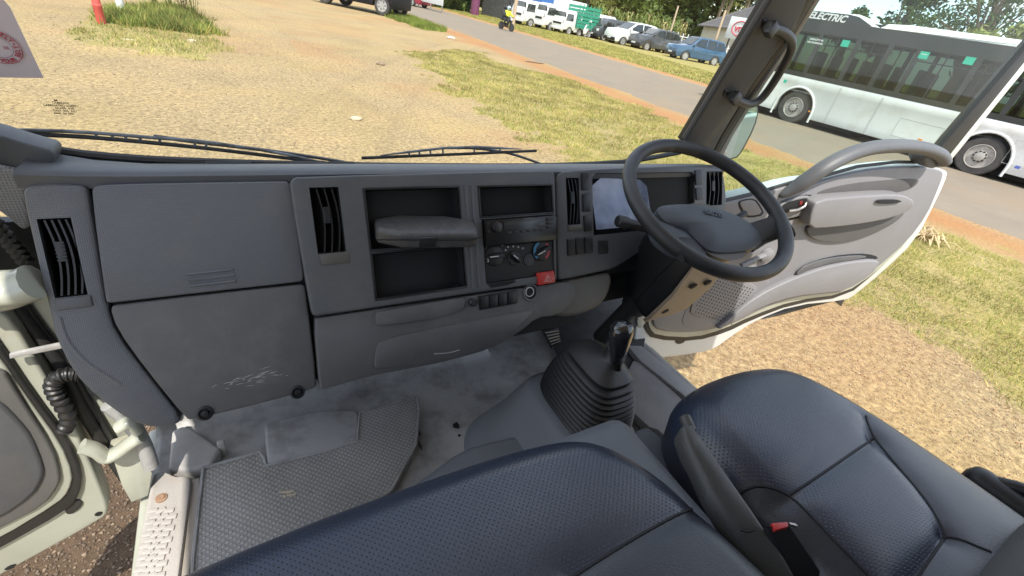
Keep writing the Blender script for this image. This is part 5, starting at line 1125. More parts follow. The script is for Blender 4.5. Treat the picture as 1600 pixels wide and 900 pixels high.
def car(name,label,cat,paint,spec,front,rear,group=None,wb_px=True,hub=M['alloy'],z0=0.0,scale=None):
    """spec in metres, x forward from the rear axle; front/rear = wheel contact pixels of the near side, or world points"""
    f=W(*front,'z',z0) if len(front)==2 else Vector(front); r=W(*rear,'z',z0) if len(rear)==2 else Vector(rear)
    d=f-r; d.z=0; s=scale or d.length/spec['wb']; ang=math.atan2(d.y,d.x); d.normalize(); lat=Vector((-d.y,d.x,0)); 
    near=1 if lat.dot(CAM-r)>0 else -1
    t=thing(name,label,cat,r-lat*near*spec['w']*.5*s+lat*near*.08*s,group,ang); t.scale=(s,s,s)
    t.location.z=z0
    R=spec['r']; wb=spec['wb']; w=spec['w']
    bd=obj('body',sidebody(spec['body'],w,R,spec.get('tumble'),spec.get('bev',.05)),paint,t,local=True)
    if 'glass' in spec:
        for g,(pts,zz) in enumerate(spec['glass']):
            for sd in(1,-1):
                bm=newbm(); hw=lambda z:(w/2 if z<spec['tumble'][0] else w/2-(z-spec['tumble'][0])*spec['tumble'][1])+.006
                a=[Vector((x,sd*hw(z),z)) for x,z in pts]; slab(a,Vector((0,-sd*.02,0)),bm); obj('side_window',bm,M['carglass'],t,local=True)
    for nm,pts in spec.get('ends',[]):   # windscreen / rear glass as (x0,z0,x1,z1) strip
        x0,z0_,x1,z1=pts; hw=lambda z:(w/2 if z<spec['tumble'][0] else w/2-(z-spec['tumble'][0])*spec['tumble'][1])-.09
        nrm=Vector((z1-z0_,0,-(x1-x0))).normalized()*(1 if nm=='windscreen' else -1)*(.008 if True else 0)
        if (nrm.x<0)==(nm=='windscreen'): nrm=-nrm
        bm=slab([Vector((x0,hw(z0_),z0_))+nrm,Vector((x0,-hw(z0_),z0_))+nrm,Vector((x1,-hw(z1),z1))+nrm,Vector((x1,hw(z1),z1))+nrm],-nrm*2); obj(nm,bm,M['carglass'],t,local=True)
    for x in(0,wb):
        for sd in(1,-1): wheel(t,x,sd*(w/2-.12),R,R,.2,sd,hub=hub)
    xf=max(p[0] for p in spec['body'])
    if 'lamp' in spec:
        for sd in(1,-1):
            bm=newbm(); box(bm,Vector((spec['lamp'][0],sd*(w/2-.20),spec['lamp'][1])),spec['lamp'][2],bev=.02); obj('headlight',bm,mat('lamp_glass',(.75,.76,.76),(.6,.6,.6),.15),t,local=True)
    if spec.get('bumper'):
        bm=newbm(); x,z,sx,sz=spec['bumper']; box(bm,Vector((x,0,z)),(sx,w*.96,sz),bev=.03); obj('bumper',bm,spec.get('bm_m',M['dark']),t,local=True)
    if 'plate' in spec:
        bm=newbm(); box(bm,Vector((spec['plate'][0],0,spec['plate'][1])),(.02,.5,.12)); obj('number_plate',bm,M['whitemark'],t,local=True)
    for sd in(1,-1):
        if 'mirror' in spec: bm=newbm(); box(bm,Vector((spec['mirror'][0],sd*(w/2+.08),spec['mirror'][1])),(.12,.2,.16),bev=.03); obj('side_mirror',bm,paint if not spec.get('dm') else M['dark'],t,local=True)
    # door shut lines
    bm=newbm()
    for pts in spec.get('seams',[]):
        for sd in(1,-1): tube(bm,[Vector((x,sd*(w/2+.001) if z<spec['tumble'][0] else sd*(w/2-(z-spec['tumble'][0])*spec['tumble'][1]+.001),z)) for x,z in pts],.006,4)
    if spec.get('seams'): obj('door_seam',bm,M['hole'],t,local=True)
    return t
def archs(wb,R,zb): return arch(0,R*1.18,zb)[::-1], arch(wb,R*1.18,zb)[::-1]
def suv_spec(wb=2.67,R=.36,H_=1.70,w=1.8,hood=1.0,rear=-.85,front=3.55):
    a0,a1=archs(wb,R,.24); 
    body=[(rear,.42),(rear+.03,.26)]+a0+a1+[(front-.05,.26),(front,.45),(front-.03,.80),(front-.18,hood),(wb+.02,hood+.10),(wb-.25,hood+.14),(1.75,H_-.06),(1.3,H_),(0,H_-.02),(-.45,H_-.10),(rear+.05,hood+.05),(rear-.02,.8)]
    gl=[[(wb-.42,hood+.13),(1.68,H_-.13),(1.12,H_-.09),(1.12,hood+.09)],[(1.04,hood+.09),(1.04,H_-.09),(.22,H_-.10),(.22,hood+.09)],[(.14,hood+.10),(.14,H_-.11),(-.38,H_-.18),(-.62,hood+.16)]]
    return dict(wb=wb,r=R,w=w,body=body,tumble=(hood+.08,.22),glass=[(g,0) for g in gl],ends=[('windscreen',(wb-.22,hood+.17,1.80,H_-.09)),('rear_window',(rear+.07,hood+.10,-.47,H_-.14))],lamp=(front-.12,.74,(.16,.30,.15)),bumper=(front-.03,.42,.10,.26),mirror=(wb-.45,hood+.16),plate=(front+.03,.5),seams=[[(1.08,.35),(1.08,hood+.08)],[(.18,.6),(.18,hood+.08)],[(wb-.35,.4),(wb-.45,hood+.1)]])
blue=mat('blue_car_paint',(.035,.095,.17),(.03,.08,.15),.25,2,coat=.8); blackp=mat('black_car_paint',(.008,.008,.010),(.012,.012,.014),.5,2,spec=.25); greyp=mat('dark_grey_paint',(.06,.065,.07),(.05,.055,.06),.25,2,coat=.8); redp=mat('red_car_paint',(.30,.02,.05),(.25,.02,.04),.25,2,coat=.8); silverp=mat('silver_paint',(.45,.46,.48),(.40,.41,.43),.28,2,metal=.5,coat=.6)
row='vehicles parked in a row beyond the road'
hd=(W(1067.5,95.5,'z',0)-W(1107.5,104,'z',0)); hd.normalize()
def turn(a): return Matrix.Rotation(R_(a),3,'Z')@hd
def beside(u,v,ref_dir,spec,s): # point + heading
    f=W(u,v,'z',0); d=Vector(ref_dir); d.z=0; d.normalize(); return f,f-d*spec['wb']*s
S_=suv_spec
f,r=beside(1067.5,95.5,turn(36),S_(H_=1.78),1.25); bluecar=car('blue_suv','metallic blue estate car parked nearest the right pillar beyond the road','car',blue,S_(H_=1.78),tuple(f),tuple(r),row,scale=1.25)
f,r=beside(1008,80,turn(48),S_(wb=2.75),1.28); car('grey_suv','dark grey off road car with chrome front between the white and blue cars','car',greyp,S_(wb=2.75,H_=1.75,hood=1.1),tuple(f),tuple(r),row,scale=1.28)
f,r=beside(971,72,turn(46),S_(wb=2.85),1.28); car('white_suv','large white off road car parked in front of the maize','car',M['white'],S_(wb=2.85,H_=1.9,hood=1.15,front=3.75),tuple(f),tuple(r),row,scale=1.28)
f,r=beside(1048,88,turn(38),S_(),1.15); f+=Vector((1.5,1.2,0)); r+=Vector((1.5,1.2,0)); car('silver_hatchback','silver car half hidden behind the blue car','car',silverp,S_(H_=1.5,hood=.95),tuple(f),tuple(r),row,scale=1.1)
def van_spec(wb=2.57,R=.34,H_=1.98,w=1.7):
    a0,a1=archs(wb,R,.25); f=3.45; re=-1.1
    body=[(re,.45),(re,.27)]+a0+a1+[(f-.05,.27),(f,.5),(f-.06,.9),(f-.35,1.12),(2.35,H_-.10),(2.05,H_),(-.8,H_),(re+.03,H_-.12),(re-.01,1.0)]
    gl=[[(f-.62,1.12),(2.42,H_-.28),(1.85,H_-.24),(1.85,1.08)],[(1.72,1.12),(1.72,H_-.26),(.5,H_-.26),(.5,1.12)],[(.4,1.12),(.4,H_-.26),(-.9,H_-.26),(-.9,1.12)]]
    return dict(wb=wb,r=R,w=w,body=body,tumble=(1.1,.10),glass=[(g,0) for g in gl],ends=[('windscreen',(f-.38,1.16,2.40,H_-.16))],lamp=(f-.1,.82,(.14,.28,.2)),bumper=(f-.04,.42,.10,.26),mirror=(f-.6,1.3),plate=(f+.03,.5),seams=[[(1.78,.35),(1.78,1.9)],[(.45,.35),(.45,1.9)],[(f-.7,.5),(f-.7,1.1)]])
f,r=beside(903,57.5,turn(66),van_spec(),1.28); car('white_van','white passenger van at the left end of the cars, next to the green lorry','van',M['white'],van_spec(),tuple(f),tuple(r),row,scale=1.28)
f,r=beside(918,60,turn(66),van_spec(),1.28); car('white_van','second white van partly behind the dark van','van',M['white'],van_spec(),tuple(f),tuple(r),row,scale=1.28)
f,r=beside(941,64.5,turn(60),van_spec(),1.25); car('dark_van','dark grey van between the white vans and the white off road car','van',greyp,van_spec(H_=1.85),tuple(f),tuple(r),row,scale=1.25)
def truck(label,u,v,s,boxcol,bh,bl,mode='box'):
    wb=2.5;R=.38;w=1.75; f=W(u,v,'z',0); d=turn(64); ang=math.atan2(d.y,d.x)
    t=thing('lorry',label,'lorry',f-d*wb*s,row,ang); t.scale=(s,s,s)
    a1=arch(wb,R*1.15,.45)[::-1]
    cabp=[(wb-.75,.45)]+a1+[(wb+.95,.40),(wb+1.0,.55),(wb+.98,1.15),(wb+.72,1.95),(wb+.5,2.05),(wb-.6,2.05),(wb-.75,1.95)]
    obj('cab',sidebody(cabp,w,R,(1.2,.08),.05),M['white'],t,local=True)
    for sd in(1,-1):
        hw=lambda z: w/2-(max(0,z-1.2))*.08+.006
        slab([Vector((x,sd*hw(z),z)) for x,z in((wb+.72,1.22),(wb+.60,1.78),(wb-.30,1.78),(wb-.30,1.22))],Vector((0,-sd*.02,0)),bm:=newbm()); obj('side_window',bm,M['carglass'],t,local=True)
        box(bm:=newbm(),Vector((wb+1.1,sd*(w/2+.16),1.6)),(.06,.12,.34),bev=.02); obj('side_mirror',bm,M['dark'],t,local=True)
        box(bm:=newbm(),Vector((wb+.97,sd*(w/2-.22),.74)),(.06,.26,.16),bev=.02); obj('headlight',bm,mat('lamp_glass',(.75,.76,.76)),t,local=True)
        box(bm:=newbm(),Vector((wb+.985,sd*(w/2-.10),1.02)),(.03,.10,.08)); obj('indicator',bm,mat('amber',(.7,.25,.03)),t,local=True)
    nrm=Vector((.8,0,.26)).normalized()*.01
    slab([Vector((wb+.94,.74,1.22))+nrm,Vector((wb+.94,-.74,1.22))+nrm,Vector((wb+.75,-.70,1.86))+nrm,Vector((wb+.75,.70,1.86))+nrm],-nrm*2,bm:=newbm()); obj('windscreen',bm,M['carglass'],t,local=True)
    box(bm:=newbm(),Vector((wb+1.0,0,.48)),(.12,w*.98,.24),bev=.03); obj('bumper',bm,M['white'] if mode!='grey' else M['dark'],t,local=True)
    box(bm:=newbm(),Vector((wb+.99,0,.90)),(.04,1.1,.16),bev=.01); obj('grille',bm,M['dark'],t,local=True)
    box(bm:=newbm(),Vector((wb+1.07,0,.44)),(.02,.5,.12)); obj('number_plate',bm,M['whitemark'],t,local=True)
    # load body with posts
    x0,x1=-1.5,wb-.85
    if mode=='open':
        box(bm:=newbm(),Vector(((x0+x1)/2,0,.80)),(x1-x0,w,.10),bev=.01)
        for k in range(6): box(bm,Vector(((x0+x1)/2,w/2,1.0+k*(bh-.2)/6)),(x1-x0,.04,(bh-.2)/8)); box(bm,Vector(((x0+x1)/2,-w/2,1.0+k*(bh-.2)/6)),(x1-x0,.04,(bh-.2)/8)); box(bm,Vector((x1,0,1.0+k*(bh-.2)/6)),(.04,w,(bh-.2)/8))
        for k in range(7):
            for sd in(1,-1): box(bm,Vector((x0+(x1-x0)*k/6,sd*(w/2+.02),.8+bh/2)),(.06,.06,bh))
        obj('load_body',bm,boxcol,t,local=True)
    else:
        box(bm:=newbm(),Vector(((x0+x1)/2,0,.75+bh/2)),(x1-x0,w*1.06,bh),bev=.04); lb=obj('load_body',bm,boxcol,t,local=True)
        bm=newbm()
        for k in range(1,8):
            for sd in(1,-1): box(bm,Vector((x0+(x1-x0)*k/8,sd*(w*.53+.01),.75+bh/2)),(.04,.03,bh*.96))
        obj('side_rib',bm,boxcol,lb,local=True)
    box(bm:=newbm(),Vector((.6,0,.55)),(4.0,.8,.16)); obj('chassis',bm,M['dark'],t,local=True)
    for x in(0,wb):
        for sd in(1,-1): wheel(t,x,sd*(w/2-.13),R,R,.22,sd,6)
    return t
bb_=mat('blue_tarp',(.03,.11,.32),(.025,.09,.26),.6,3); gb=mat('green_lorry_body',(.03,.28,.18),(.025,.22,.14),.5,3)
truck('white lorry with tall bright blue covered body, leftmost lorry in the row',818,41,1.22,bb_,2.0,4)
truck('white lorry with plain white box body, middle of the three lorries',849,47,1.25,M['white'],1.85,4)
truck('white lorry with green slatted body next to the white van',878,53,1.12,gb,2.0,4,'open')
# dark car upper left
mv=suv_spec(wb=2.5,R=.33,H_=1.65,w=1.65,hood=1.0,rear=-.46,front=3.1)
car('dark_minicar','black small car with silver wheels parked at the top of the dirt yard','car',blackp,mv,(508,5.5),(597.5,24.5),scale=None)
# far red car
mv2=suv_spec(wb=2.6,R=.33,H_=1.5,hood=.95); p=W(644,10,'z',0); q=p+Vector((-2.3,4.2,0)).normalized()*3.0
car('red_car','small red car driving far off on the road','car',redp,mv2,tuple(q),tuple(p),scale=1.1)
# ---- electric bus
Fw=W(1228,191,'z',0); Rw=W(1510,272,'z',0); bu_d=(Fw-Rw); bu_d.z=0; wbB=bu_d.length; bu_d.normalize(); ang=math.atan2(bu_d.y,bu_d.x)
lat=Vector((-bu_d.y,bu_d.x,0)); near=1 if lat.dot(CAM-Rw)>0 else -1
bus=thing('electric_bus','long white single deck electric bus with black window band passing on the road','bus',Rw-lat*near*1.25,None,ang); YN=near*1.25
# local: x forward from the rear axle, s (photo) = wbB - x
def bx(s): return wbB-s
XF=wbB+2.5; XR=-3.3; BT=1.43
lowb=[(XR,.42),(XR+.05,.27),(-.62,.27)]+[( -.60*math.cos(math.pi*k/10),.50+.66*math.sin(math.pi*k/10)) for k in range(11)]+[(.62,.27),(wbB-.62,.27)]+[(wbB-.60*math.cos(math.pi*k/10),.50+.66*math.sin(math.pi*k/10)) for k in range(11)]+[(wbB+.62,.27),(XF-.05,.29),(XF+.03,.5),(XF,BT),(XR,BT)]
obj('lower_body',sidebody(lowb,2.5,.5,None,.03),M['buswhite'],bus,local=True)
topb=[(XR,3.06),(XF-.22,3.06),(XF-.3,3.18),(bx(.55),3.34),(bx(.75),3.30),(bx(1.3),3.12),(bx(1.45),3.20),(bx(2.0),3.24),(XR+.1,3.24)]
obj('roof',sidebody(topb,2.46,.5,(3.10,.45),.05),M['buswhite'],bus,local=True)
box(bm:=newbm(),Vector(((XF+XR)/2,0,.33)),(XF-XR-1.2,1.9,.36)); obj('underside_shade',bm,M['hole'],bus,local=True)  # black box added to paint the shade band beneath the bus
bandm=mat('bus_black_band',(.018,.02,.02),(.026,.028,.027),.3,1,spec=.5)
ww=glass('bus_glass',(.22,.28,.25))
# band: posts, top and bottom strips as one frame, panes are parts, interior visible
bm=newbm(); 
for sd in(1,-1):
    y=sd*1.235
    box(bm,Vector(((XF+XR)/2,y,1.50)),(XF-XR-.04,.03,.14)); box(bm,Vector(((XF+XR)/2,y,2.88)),(XF-XR-.04,.03,.36))
    for s_ in(-1.6,-.15,.95,1.82,2.54,3.9,5.0,6.2,7.4): box(bm,Vector((bx(s_),y,2.13)),(.13,.034,1.2))
box(bm,Vector((XF-.06,0,2.7)),(.06,2.44,.7)); box(bm,Vector((XR+.03,0,2.25)),(.04,2.44,1.6))
obj('window_band',bm,bandm,bus,local=True)
ss=[-2.5,-1.6,-.15,.95,1.82,2.54,3.9,5.0,6.2,7.4,8.4]
for a_,b_ in zip(ss,ss[1:]):
    for sd in(1,-1):
        bm=newbm(); x1=bx(a_+.065); x0=bx(b_-.065); bm.faces.new([bm.verts.new((x,sd*1.235,z)) for x,z in((x0,1.54),(x1,1.54),(x1,2.72),(x0,2.72))]); obj('window_pane',bm,ww,bus,local=True)
bm=newbm()
for a_,b_ in((-.15,.95),(.95,1.82),(2.54,3.9),(3.9,5.0)):
    xm=(bx(a_)+bx(b_))/2; box(bm,Vector((xm,near*1.246,2.15)),(.035,.02,1.16)); box(bm,Vector((xm,near*1.246,2.42)),(bx(a_)-bx(b_)-.14,.02,.03))
obj('window_divider',bm,M['dark'],bus,local=True)
bm=newbm(); box(bm,Vector(((XF+XR)/2,0,1.0)),(XF-XR-.3,2.3,.06)); obj('bus_floor',bm,M['floor'],bus,local=True)
sm_=mat('bus_seat_cloth',(.16,.20,.22),(.10,.13,.14),.8,4)
proto=None
for k in range(9):
    for sd in(.78,-.78):
        if k in(3,) : continue
        if proto is None:
            proto=obj('bus_seat',(lambda b:(box(b,Vector((0,0,1.45)),(.42,.85,.10),bev=.03),box(b,Vector((-.22,0,1.85)),(.10,.85,.75),bev=.04),box(b,Vector((0,0,1.2)),(.08,.5,.4)))and b)(newbm()),sm_,bus,local=True); o=proto
        else: o=proto.copy(); C.objects.link(o)
        o.location=(XR+1.1+k*.95,sd,0)
bm=newbm()
for k in range(8): cyl(bm,Vector((XR+1.2+k*1.1,(-.35 if k%2 else .35),1.03)),Vector((XR+1.2+k*1.1,(-.35 if k%2 else .35),3.05)),.02,8)
for y in(-.35,.35): cyl(bm,Vector((XR+.5,y,2.75)),Vector((XF-1,y,2.75)),.018,8)
obj('hand_rail',bm,mat('rail_yellow',(.6,.5,.1),None,.4),bus,local=True)
YO=near*1.252
def bside(s0,z0_,s1,z1,m,nm,par=bus,th=.006): 
    bm=newbm(); box(bm,Vector(((bx(s0)+bx(s1))/2,YO,(z0_+z1)/2)),(abs(s1-s0),th,z1-z0_),bev=0); return obj(nm,bm,m,par,local=True)
# fairing dark side panel with words
bm=newbm(); a_=[Vector((bx(s_),YO-.012*near,z)) for s_,z in((-2.4,3.05),(-2.2,3.26),(.35,3.30),(.62,3.27),(1.15,3.05))]; slab(a_,Vector((0,-near*.05,0)),bm,.01); obj('fairing_panel',bm,bandm,bus,local=True)
# words: local text then placed in the bus frame
def bustext(s,size,sx,z,m,nm,bold=.004,shear=.25):
    me=text(s,size,(0,0,0),(1,0,0),(0,1,0),m,None,extrude=.003,shear=shear,bold=bold); 
    xd=Vector((-1,0,0)) ; yd=Vector((0,0,1)); zd=xd.cross(yd)
    if zd.y*near<0: xd=-xd; zd=-zd
    mt=Matrix((xd,yd,zd)).transposed().to_4x4(); mt.translation=Vector((bx(sx),YO+near*.003,z)); me.transform(mt); o=obj(nm,me,m,bus,smooth=0,local=True); return o
bustext('100% ELECTRIC',.255,-.56,3.155,M['whitemark'],'roof_lettering',.008)
grn=mat('green_sticker',(.02,.42,.28),(.02,.38,.25),.4)
for s_,z in((.61,2.55),(2.68,2.58),(3.70,2.62),(-1.0,2.55)): bside(s_-.11,z-.09,s_+.11,z+.09,grn,'exit_sticker')
bustext('EMERGENCY',.028,2.68,2.60,M['whitemark'],'sticker_word',.001,0)
for s_ in(-.25,): 
    for k,tx in enumerate(('CAPACITY 40','NO STANDING')): bustext(tx,.07,s_,2.52-k*.09,M['whitemark'],'window_lettering',.002,0)
for s_,z in((-1.9,1.28),(-.62,1.20)): bside(s_-.05,z-.05,s_+.05,z+.05,grn,'green_label')
amb=mat('amber_marker',(.75,.28,.05),None,.4)
for s_,z in((.57,.51),(3.73,.53),(-1.0,.75)): bside(s_-.05,z-.025,s_+.05,z+.025,amb,'marker_lamp',th=.02)
for s_ in(5.95,6.15): bside(s_-.05,.45,s_+.05,.52,mat('blue_label',(.08,.12,.4)),'blue_label')
bm=newbm()
for (s0,z0_,s1,z1) in((3.0,.45,4.1,.95),(5.6,.5,7.0,1.1),(1.1,.30,1.13,1.35),(2.3,.30,2.33,1.35)):
    for a_,b_ in(((s0,z0_),(s1,z0_)),((s0,z1),(s1,z1)),((s0,z0_),(s0,z1)),((s1,z0_),(s1,z1))): tube(bm,[Vector((bx(a_[0]),near*1.251,a_[1])),Vector((bx(b_[0]),near*1.251,b_[1]))],.005,4)
obj('panel_seam',bm,mat('seam_grey',(.35,.35,.34),None,.6),bus,local=True)
for xw in(0,wbB):
    bm=newbm(); pts=[Vector((xw-.64*math.cos(math.pi*k/16),near*1.255,.42+.72*math.sin(math.pi*k/16))) for k in range(17)]; pts=[pts[0]-Vector((0,0,.25))]+pts+[pts[-1]-Vector((0,0,.25))]; tube(bm,pts,.035,8,flat=1); obj('wheel_arch_trim',bm,M['white'],bus,local=True,smooth=60)
    bm=newbm(); box(bm,Vector((xw,0,.8)),(1.1,2.3,.7)); obj('wheel_housing',bm,M['hole'],bus,local=True)
    for sd in(1,-1):
        R=.50; bm=newbm(); y=sd*1.10; lathe(bm,[(-.14,R*.6),(-.14,R*.93),(-.10,R),(.10,R),(.14,R*.93),(.14,R*.60)],(xw,y,R),(0,1,0),36,cap=False); wt=obj('wheel',bm,M['tyre'],bus,local=True)
        sg=sd; bm=newbm(); lathe(bm,[(sg*.10,R*.60),(sg*.145,R*.63),(sg*.15,R*.60),(sg*.10,R*.55),(sg*.07,R*.50),(sg*.09,R*.34),(sg*.13,R*.30),(sg*.13,R*.24),(sg*.17,R*.22),(sg*.18,R*.12),(sg*.18,0)],(xw,y,R),(0,1,0),36)
        rm_=obj('rim',bm,mat('bus_rim',(.42,.40,.37),(.30,.27,.24),.5,9,metal=.4,dirt=(.2,.14,.09),dscale=8),wt,local=True)
        bm=newbm()
        for k in range(10):
            a_=2*math.pi*k/10; c=Vector((xw+math.cos(a_)*R*.27,y+sg*.13,R+math.sin(a_)*R*.27)); cyl(bm,c,c+Vector((0,sg*.035,0)),.022,6)
            a_+=.3; c=Vector((xw+math.cos(a_)*R*.44,y+sg*.083,R+math.sin(a_)*R*.44)); cyl(bm,c,c+Vector((0,sg*.012,0)),.03,8)
        obj('wheel_nut',bm,M['dark'],wt,local=True)
bm=newbm(); box(bm,Vector((XF-1.2+.0,near*1.30,2.6)),(.18,.10,.55),bev=.03) ; obj('bus_mirror',bm,M['dark'],bus,local=True)
# ================================================================== people on a motorcycle
def figure(joints,edges,radii,m,name,parent):
    me=bpy.data.meshes.new('f'); me.from_pydata(joints,edges,[]); o=bpy.data.objects.new('f',me); C.objects.link(o)
    o.modifiers.new('s','SKIN'); sk_=me.skin_vertices[0].data
    for i,r in enumerate(radii): sk_[i].radius=(r,r)
    sk_[0].use_root=True
    o.modifiers.new('u','SUBSURF').levels=2
    bpy.context.view_layer.update(); me2=bpy.data.meshes.new_from_object(o.evaluated_get(bpy.context.evaluated_depsgraph_get())); bpy.data.objects.remove(o)
    return obj(name,me2,m,parent,local=True,smooth=80)
bp_=W(790,48,'z',0); S1=.95
mo_d=Vector((.25,-1,0)).normalized(); an=math.atan2(mo_d.y,mo_d.x)
mb=thing('motorcycle','dark motorcycle coming along the far edge of the road','motorcycle',bp_,None,an); mb.scale=(S1,)*3
for x in(-.62,.66):
    bm=newbm(); lathe(bm,[(-.05,.24),(-.05,.29),(0,.31),(.05,.29),(.05,.24)],(x,0,.31),(0,1,0),24); w_=obj('wheel',bm,M['tyre'],mb,local=True)
    bm=newbm(); 
    for k in range(8):
        a_=math.pi*k/8; d=Vector((math.cos(a_),0,math.sin(a_)))*.25; cyl(bm,Vector((x,0,.31))-d,Vector((x,0,.31))+d,.008,4)
    lathe(bm,[(-.03,.05),(.03,.05)],(x,0,.31),(0,1,0),12); obj('spokes',bm,mat('yellow_rim',(.6,.5,.06),None,.5),w_,local=True)
bm=newbm(); tube(bm,[Vector(p) for p in((-.62,0,.31),(-.2,0,.45),(.2,0,.5),(.45,0,.85),(.66,0,.31))],.04,8); box(bm,Vector((.0,0,.42)),(.35,.22,.28),bev=.05); box(bm,Vector((.22,0,.78)),(.40,.22,.20),bev=.08); box(bm,Vector((-.35,0,.78)),(.75,.22,.10),bev=.04); obj('frame',bm,M['dark'],mb,local=True)
bm=newbm(); tube(bm,[Vector((.38,-.35,1.02)),Vector((.45,0,.95)),Vector((.38,.35,1.02))],.02,8); obj('handlebar',bm,M['dark'],mb,local=True)
lathe(bm:=newbm(),[(0,.09),(.06,.08),(.065,0)],(.50,0,.88),(1,0,0),16); obj('headlight',bm,MATS['lamp_glass'],mb,local=True)
def rider(label,dx,jacket,helm,arms):
    t=thing('person',label,'person',bp_,None,an); t.scale=(S1,)*3
    J=[(dx,0,.88),(dx-.02,0,1.1),(dx+.02,0,1.32),(dx+.03,0,1.45),(dx+.05,0,1.58),
       (dx+.02,.17,1.36),(dx+.18,.24,1.16),(dx+arms,.30,1.06),(dx+.02,-.17,1.36),(dx+.18,-.24,1.16),(dx+arms,-.30,1.06),
       (dx+.05,.11,.86),(dx+.40,.18,.80),(dx+.22,.19,.40),(dx+.34,.19,.34),(dx+.05,-.11,.86),(dx+.40,-.18,.80),(dx+.22,-.19,.40),(dx+.34,-.19,.34)]
    Ed=[(0,1),(1,2),(2,3),(3,4),(2,5),(5,6),(6,7),(2,8),(8,9),(9,10),(0,11),(11,12),(12,13),(13,14),(0,15),(15,16),(16,17),(17,18)]
    Rd=[.14,.14,.15,.06,.10,.08,.055,.04,.08,.055,.04,.10,.075,.05,.045,.10,.075,.05,.045]
    figure(J,Ed,Rd,mat('skin_dark',(.10,.055,.035),None,.5),'body',t)
    Jk=J[0:3]+[J[5],J[6],J[7],J[8],J[9],J[10]]; figure([(x,y,z) for x,y,z in Jk],[(0,1),(1,2),(2,3),(3,4),(4,5),(2,6),(6,7),(7,8)],[.165,.17,.18,.11,.08,.055,.11,.08,.055],jacket,'jacket',t)
    Tr=[J[0]]+J[11:14]+J[15:18]; figure(Tr,[(0,1),(1,2),(2,3),(0,4),(4,5),(5,6)],[.16,.13,.10,.07,.13,.10,.07],mat('dark_trousers',(.03,.032,.04),None,.8),'trousers',t)
    bm=newbm(); bmesh.ops.create_uvsphere(bm,u_segments=20,v_segments=12,radius=.15)
    for v in bm.verts: v.co=Vector((v.co.x*1.1+dx+.05,v.co.y,v.co.z*1.05+1.62))
    h=obj('helmet',bm,helm,t,local=True)
    bm=newbm(); box(bm,Vector((dx+.185,0,1.60)),(.06,.20,.10),bev=.03); obj('visor',bm,M['carglass'],h,local=True)
rider('person in a yellow jacket and pale helmet riding the motorcycle',.0,mat('yellow_jacket',(.75,.78,.04),(.65,.68,.03),.7,6),mat('pale_blue_helmet',(.45,.6,.75),None,.3),.42)
rider('person in dark clothes sitting behind the yellow jacketed rider',-.38,mat('dark_jacket',(.03,.035,.04),None,.8),M['dark'],.28)
# ================================================================== trees and plants
def foliage(name,clumps,n,size,mats_,seed,squash=1.0,fill=.75):
    r=np.random.default_rng(seed); cs=np.array([(c[0],c[1],c[2]) for c in clumps],float); rad=np.array([c[3] for c in clumps],float)
    pick=r.choice(len(cs),n,p=rad**2/np.sum(rad**2)); d=r.normal(size=(n,3)); d/=np.linalg.norm(d,axis=1)[:,None]
    rr_=rad[pick]*(fill+(1.08-fill)*r.random(n)**.5)*(1+.18*r.normal(size=n)*.6); P=cs[pick]+d*rr_[:,None]*np.array([1,1,squash])
    nrm=d+r.normal(size=(n,3))*.7; nrm/=np.linalg.norm(nrm,axis=1)[:,None]; a=np.cross(nrm,r.normal(size=(n,3))); a/=np.linalg.norm(a,axis=1)[:,None]; b=np.cross(nrm,a)
    s=(size*(.5+r.random(n)))[:,None]; V=np.stack([P-a*s,P-b*s*.45,P+a*s,P+b*s*.45],1).reshape(-1,3)
    me=npmesh(name,V,np.arange(n*4).reshape(-1,4),4)
    for m in mats_: me.materials.append(m)
    mi=(r.random(n)*.6+.4*(np.sin(pick*12.9)*.5+.5))*len(mats_); me.polygons.foreach_set('material_index',np.clip(mi,0,len(mats_)-1).astype('i')); return me
LM=[leafmat('leaf_dark',(0.06, 0.1, 0.025)),leafmat('leaf_mid',(0.12, 0.17, 0.04)),leafmat('leaf_olive',(0.22, 0.24, 0.07)),leafmat('leaf_light',(0.28, 0.33, 0.09)),leafmat('leaf_dry',(0.36, 0.31, 0.16))]
bark=mat('bark',(.22,.17,.12),(.14,.11,.08),.9,6,.6,20)
def tree(name,label,x,y,h,cr,seed,ms=(0,1,2),n=5000,leaf=.35,nclump=14,squash=.8,base=.35,cat='tree',grp=None,trunkr=.22,fill=.7):
    r=random.Random(seed); t=thing(name,label,cat,(x,y,0),grp)
    cl=[]; bm=newbm(); tube(bm,[Vector((x,y,-.1)),Vector((x+r.uniform(-.3,.3),y+r.uniform(-.3,.3),h*.4)),Vector((x,y,h*.75))],[trunkr*1.3,trunkr,trunkr*.4],10)
    for k in range(nclump):
        a=r.uniform(0,6.28); q=r.random()**.6*cr*.75; zz=h*(base+(1-base)*r.random()*.92); f=1-abs((zz/h-base)/(1-base)-.45)*.8
        c=Vector((x+math.cos(a)*q*f,y+math.sin(a)*q*f,zz)); cl.append((c.x,c.y,c.z,cr*r.uniform(.22,.42)))
        tube(bm,[Vector((x,y,h*r.uniform(.25,.5))),Vector((x,y,zz)).lerp(c,.5)-Vector((0,0,h*.06)),c],[trunkr*.4,trunkr*.22,trunkr*.08],6)
    obj('trunk',bm,bark,t)
    me=foliage('crown',cl,n,leaf,[LM[i] for i in ms],seed,squash,fill); obj('crown',me,None,t,smooth=0,mats=[LM[i] for i in ms]); return t
T='trees behind the parked vehicles'
def TG(u,dist): q=GD(u,6+.2*(u-800),dist); return q.x,q.y
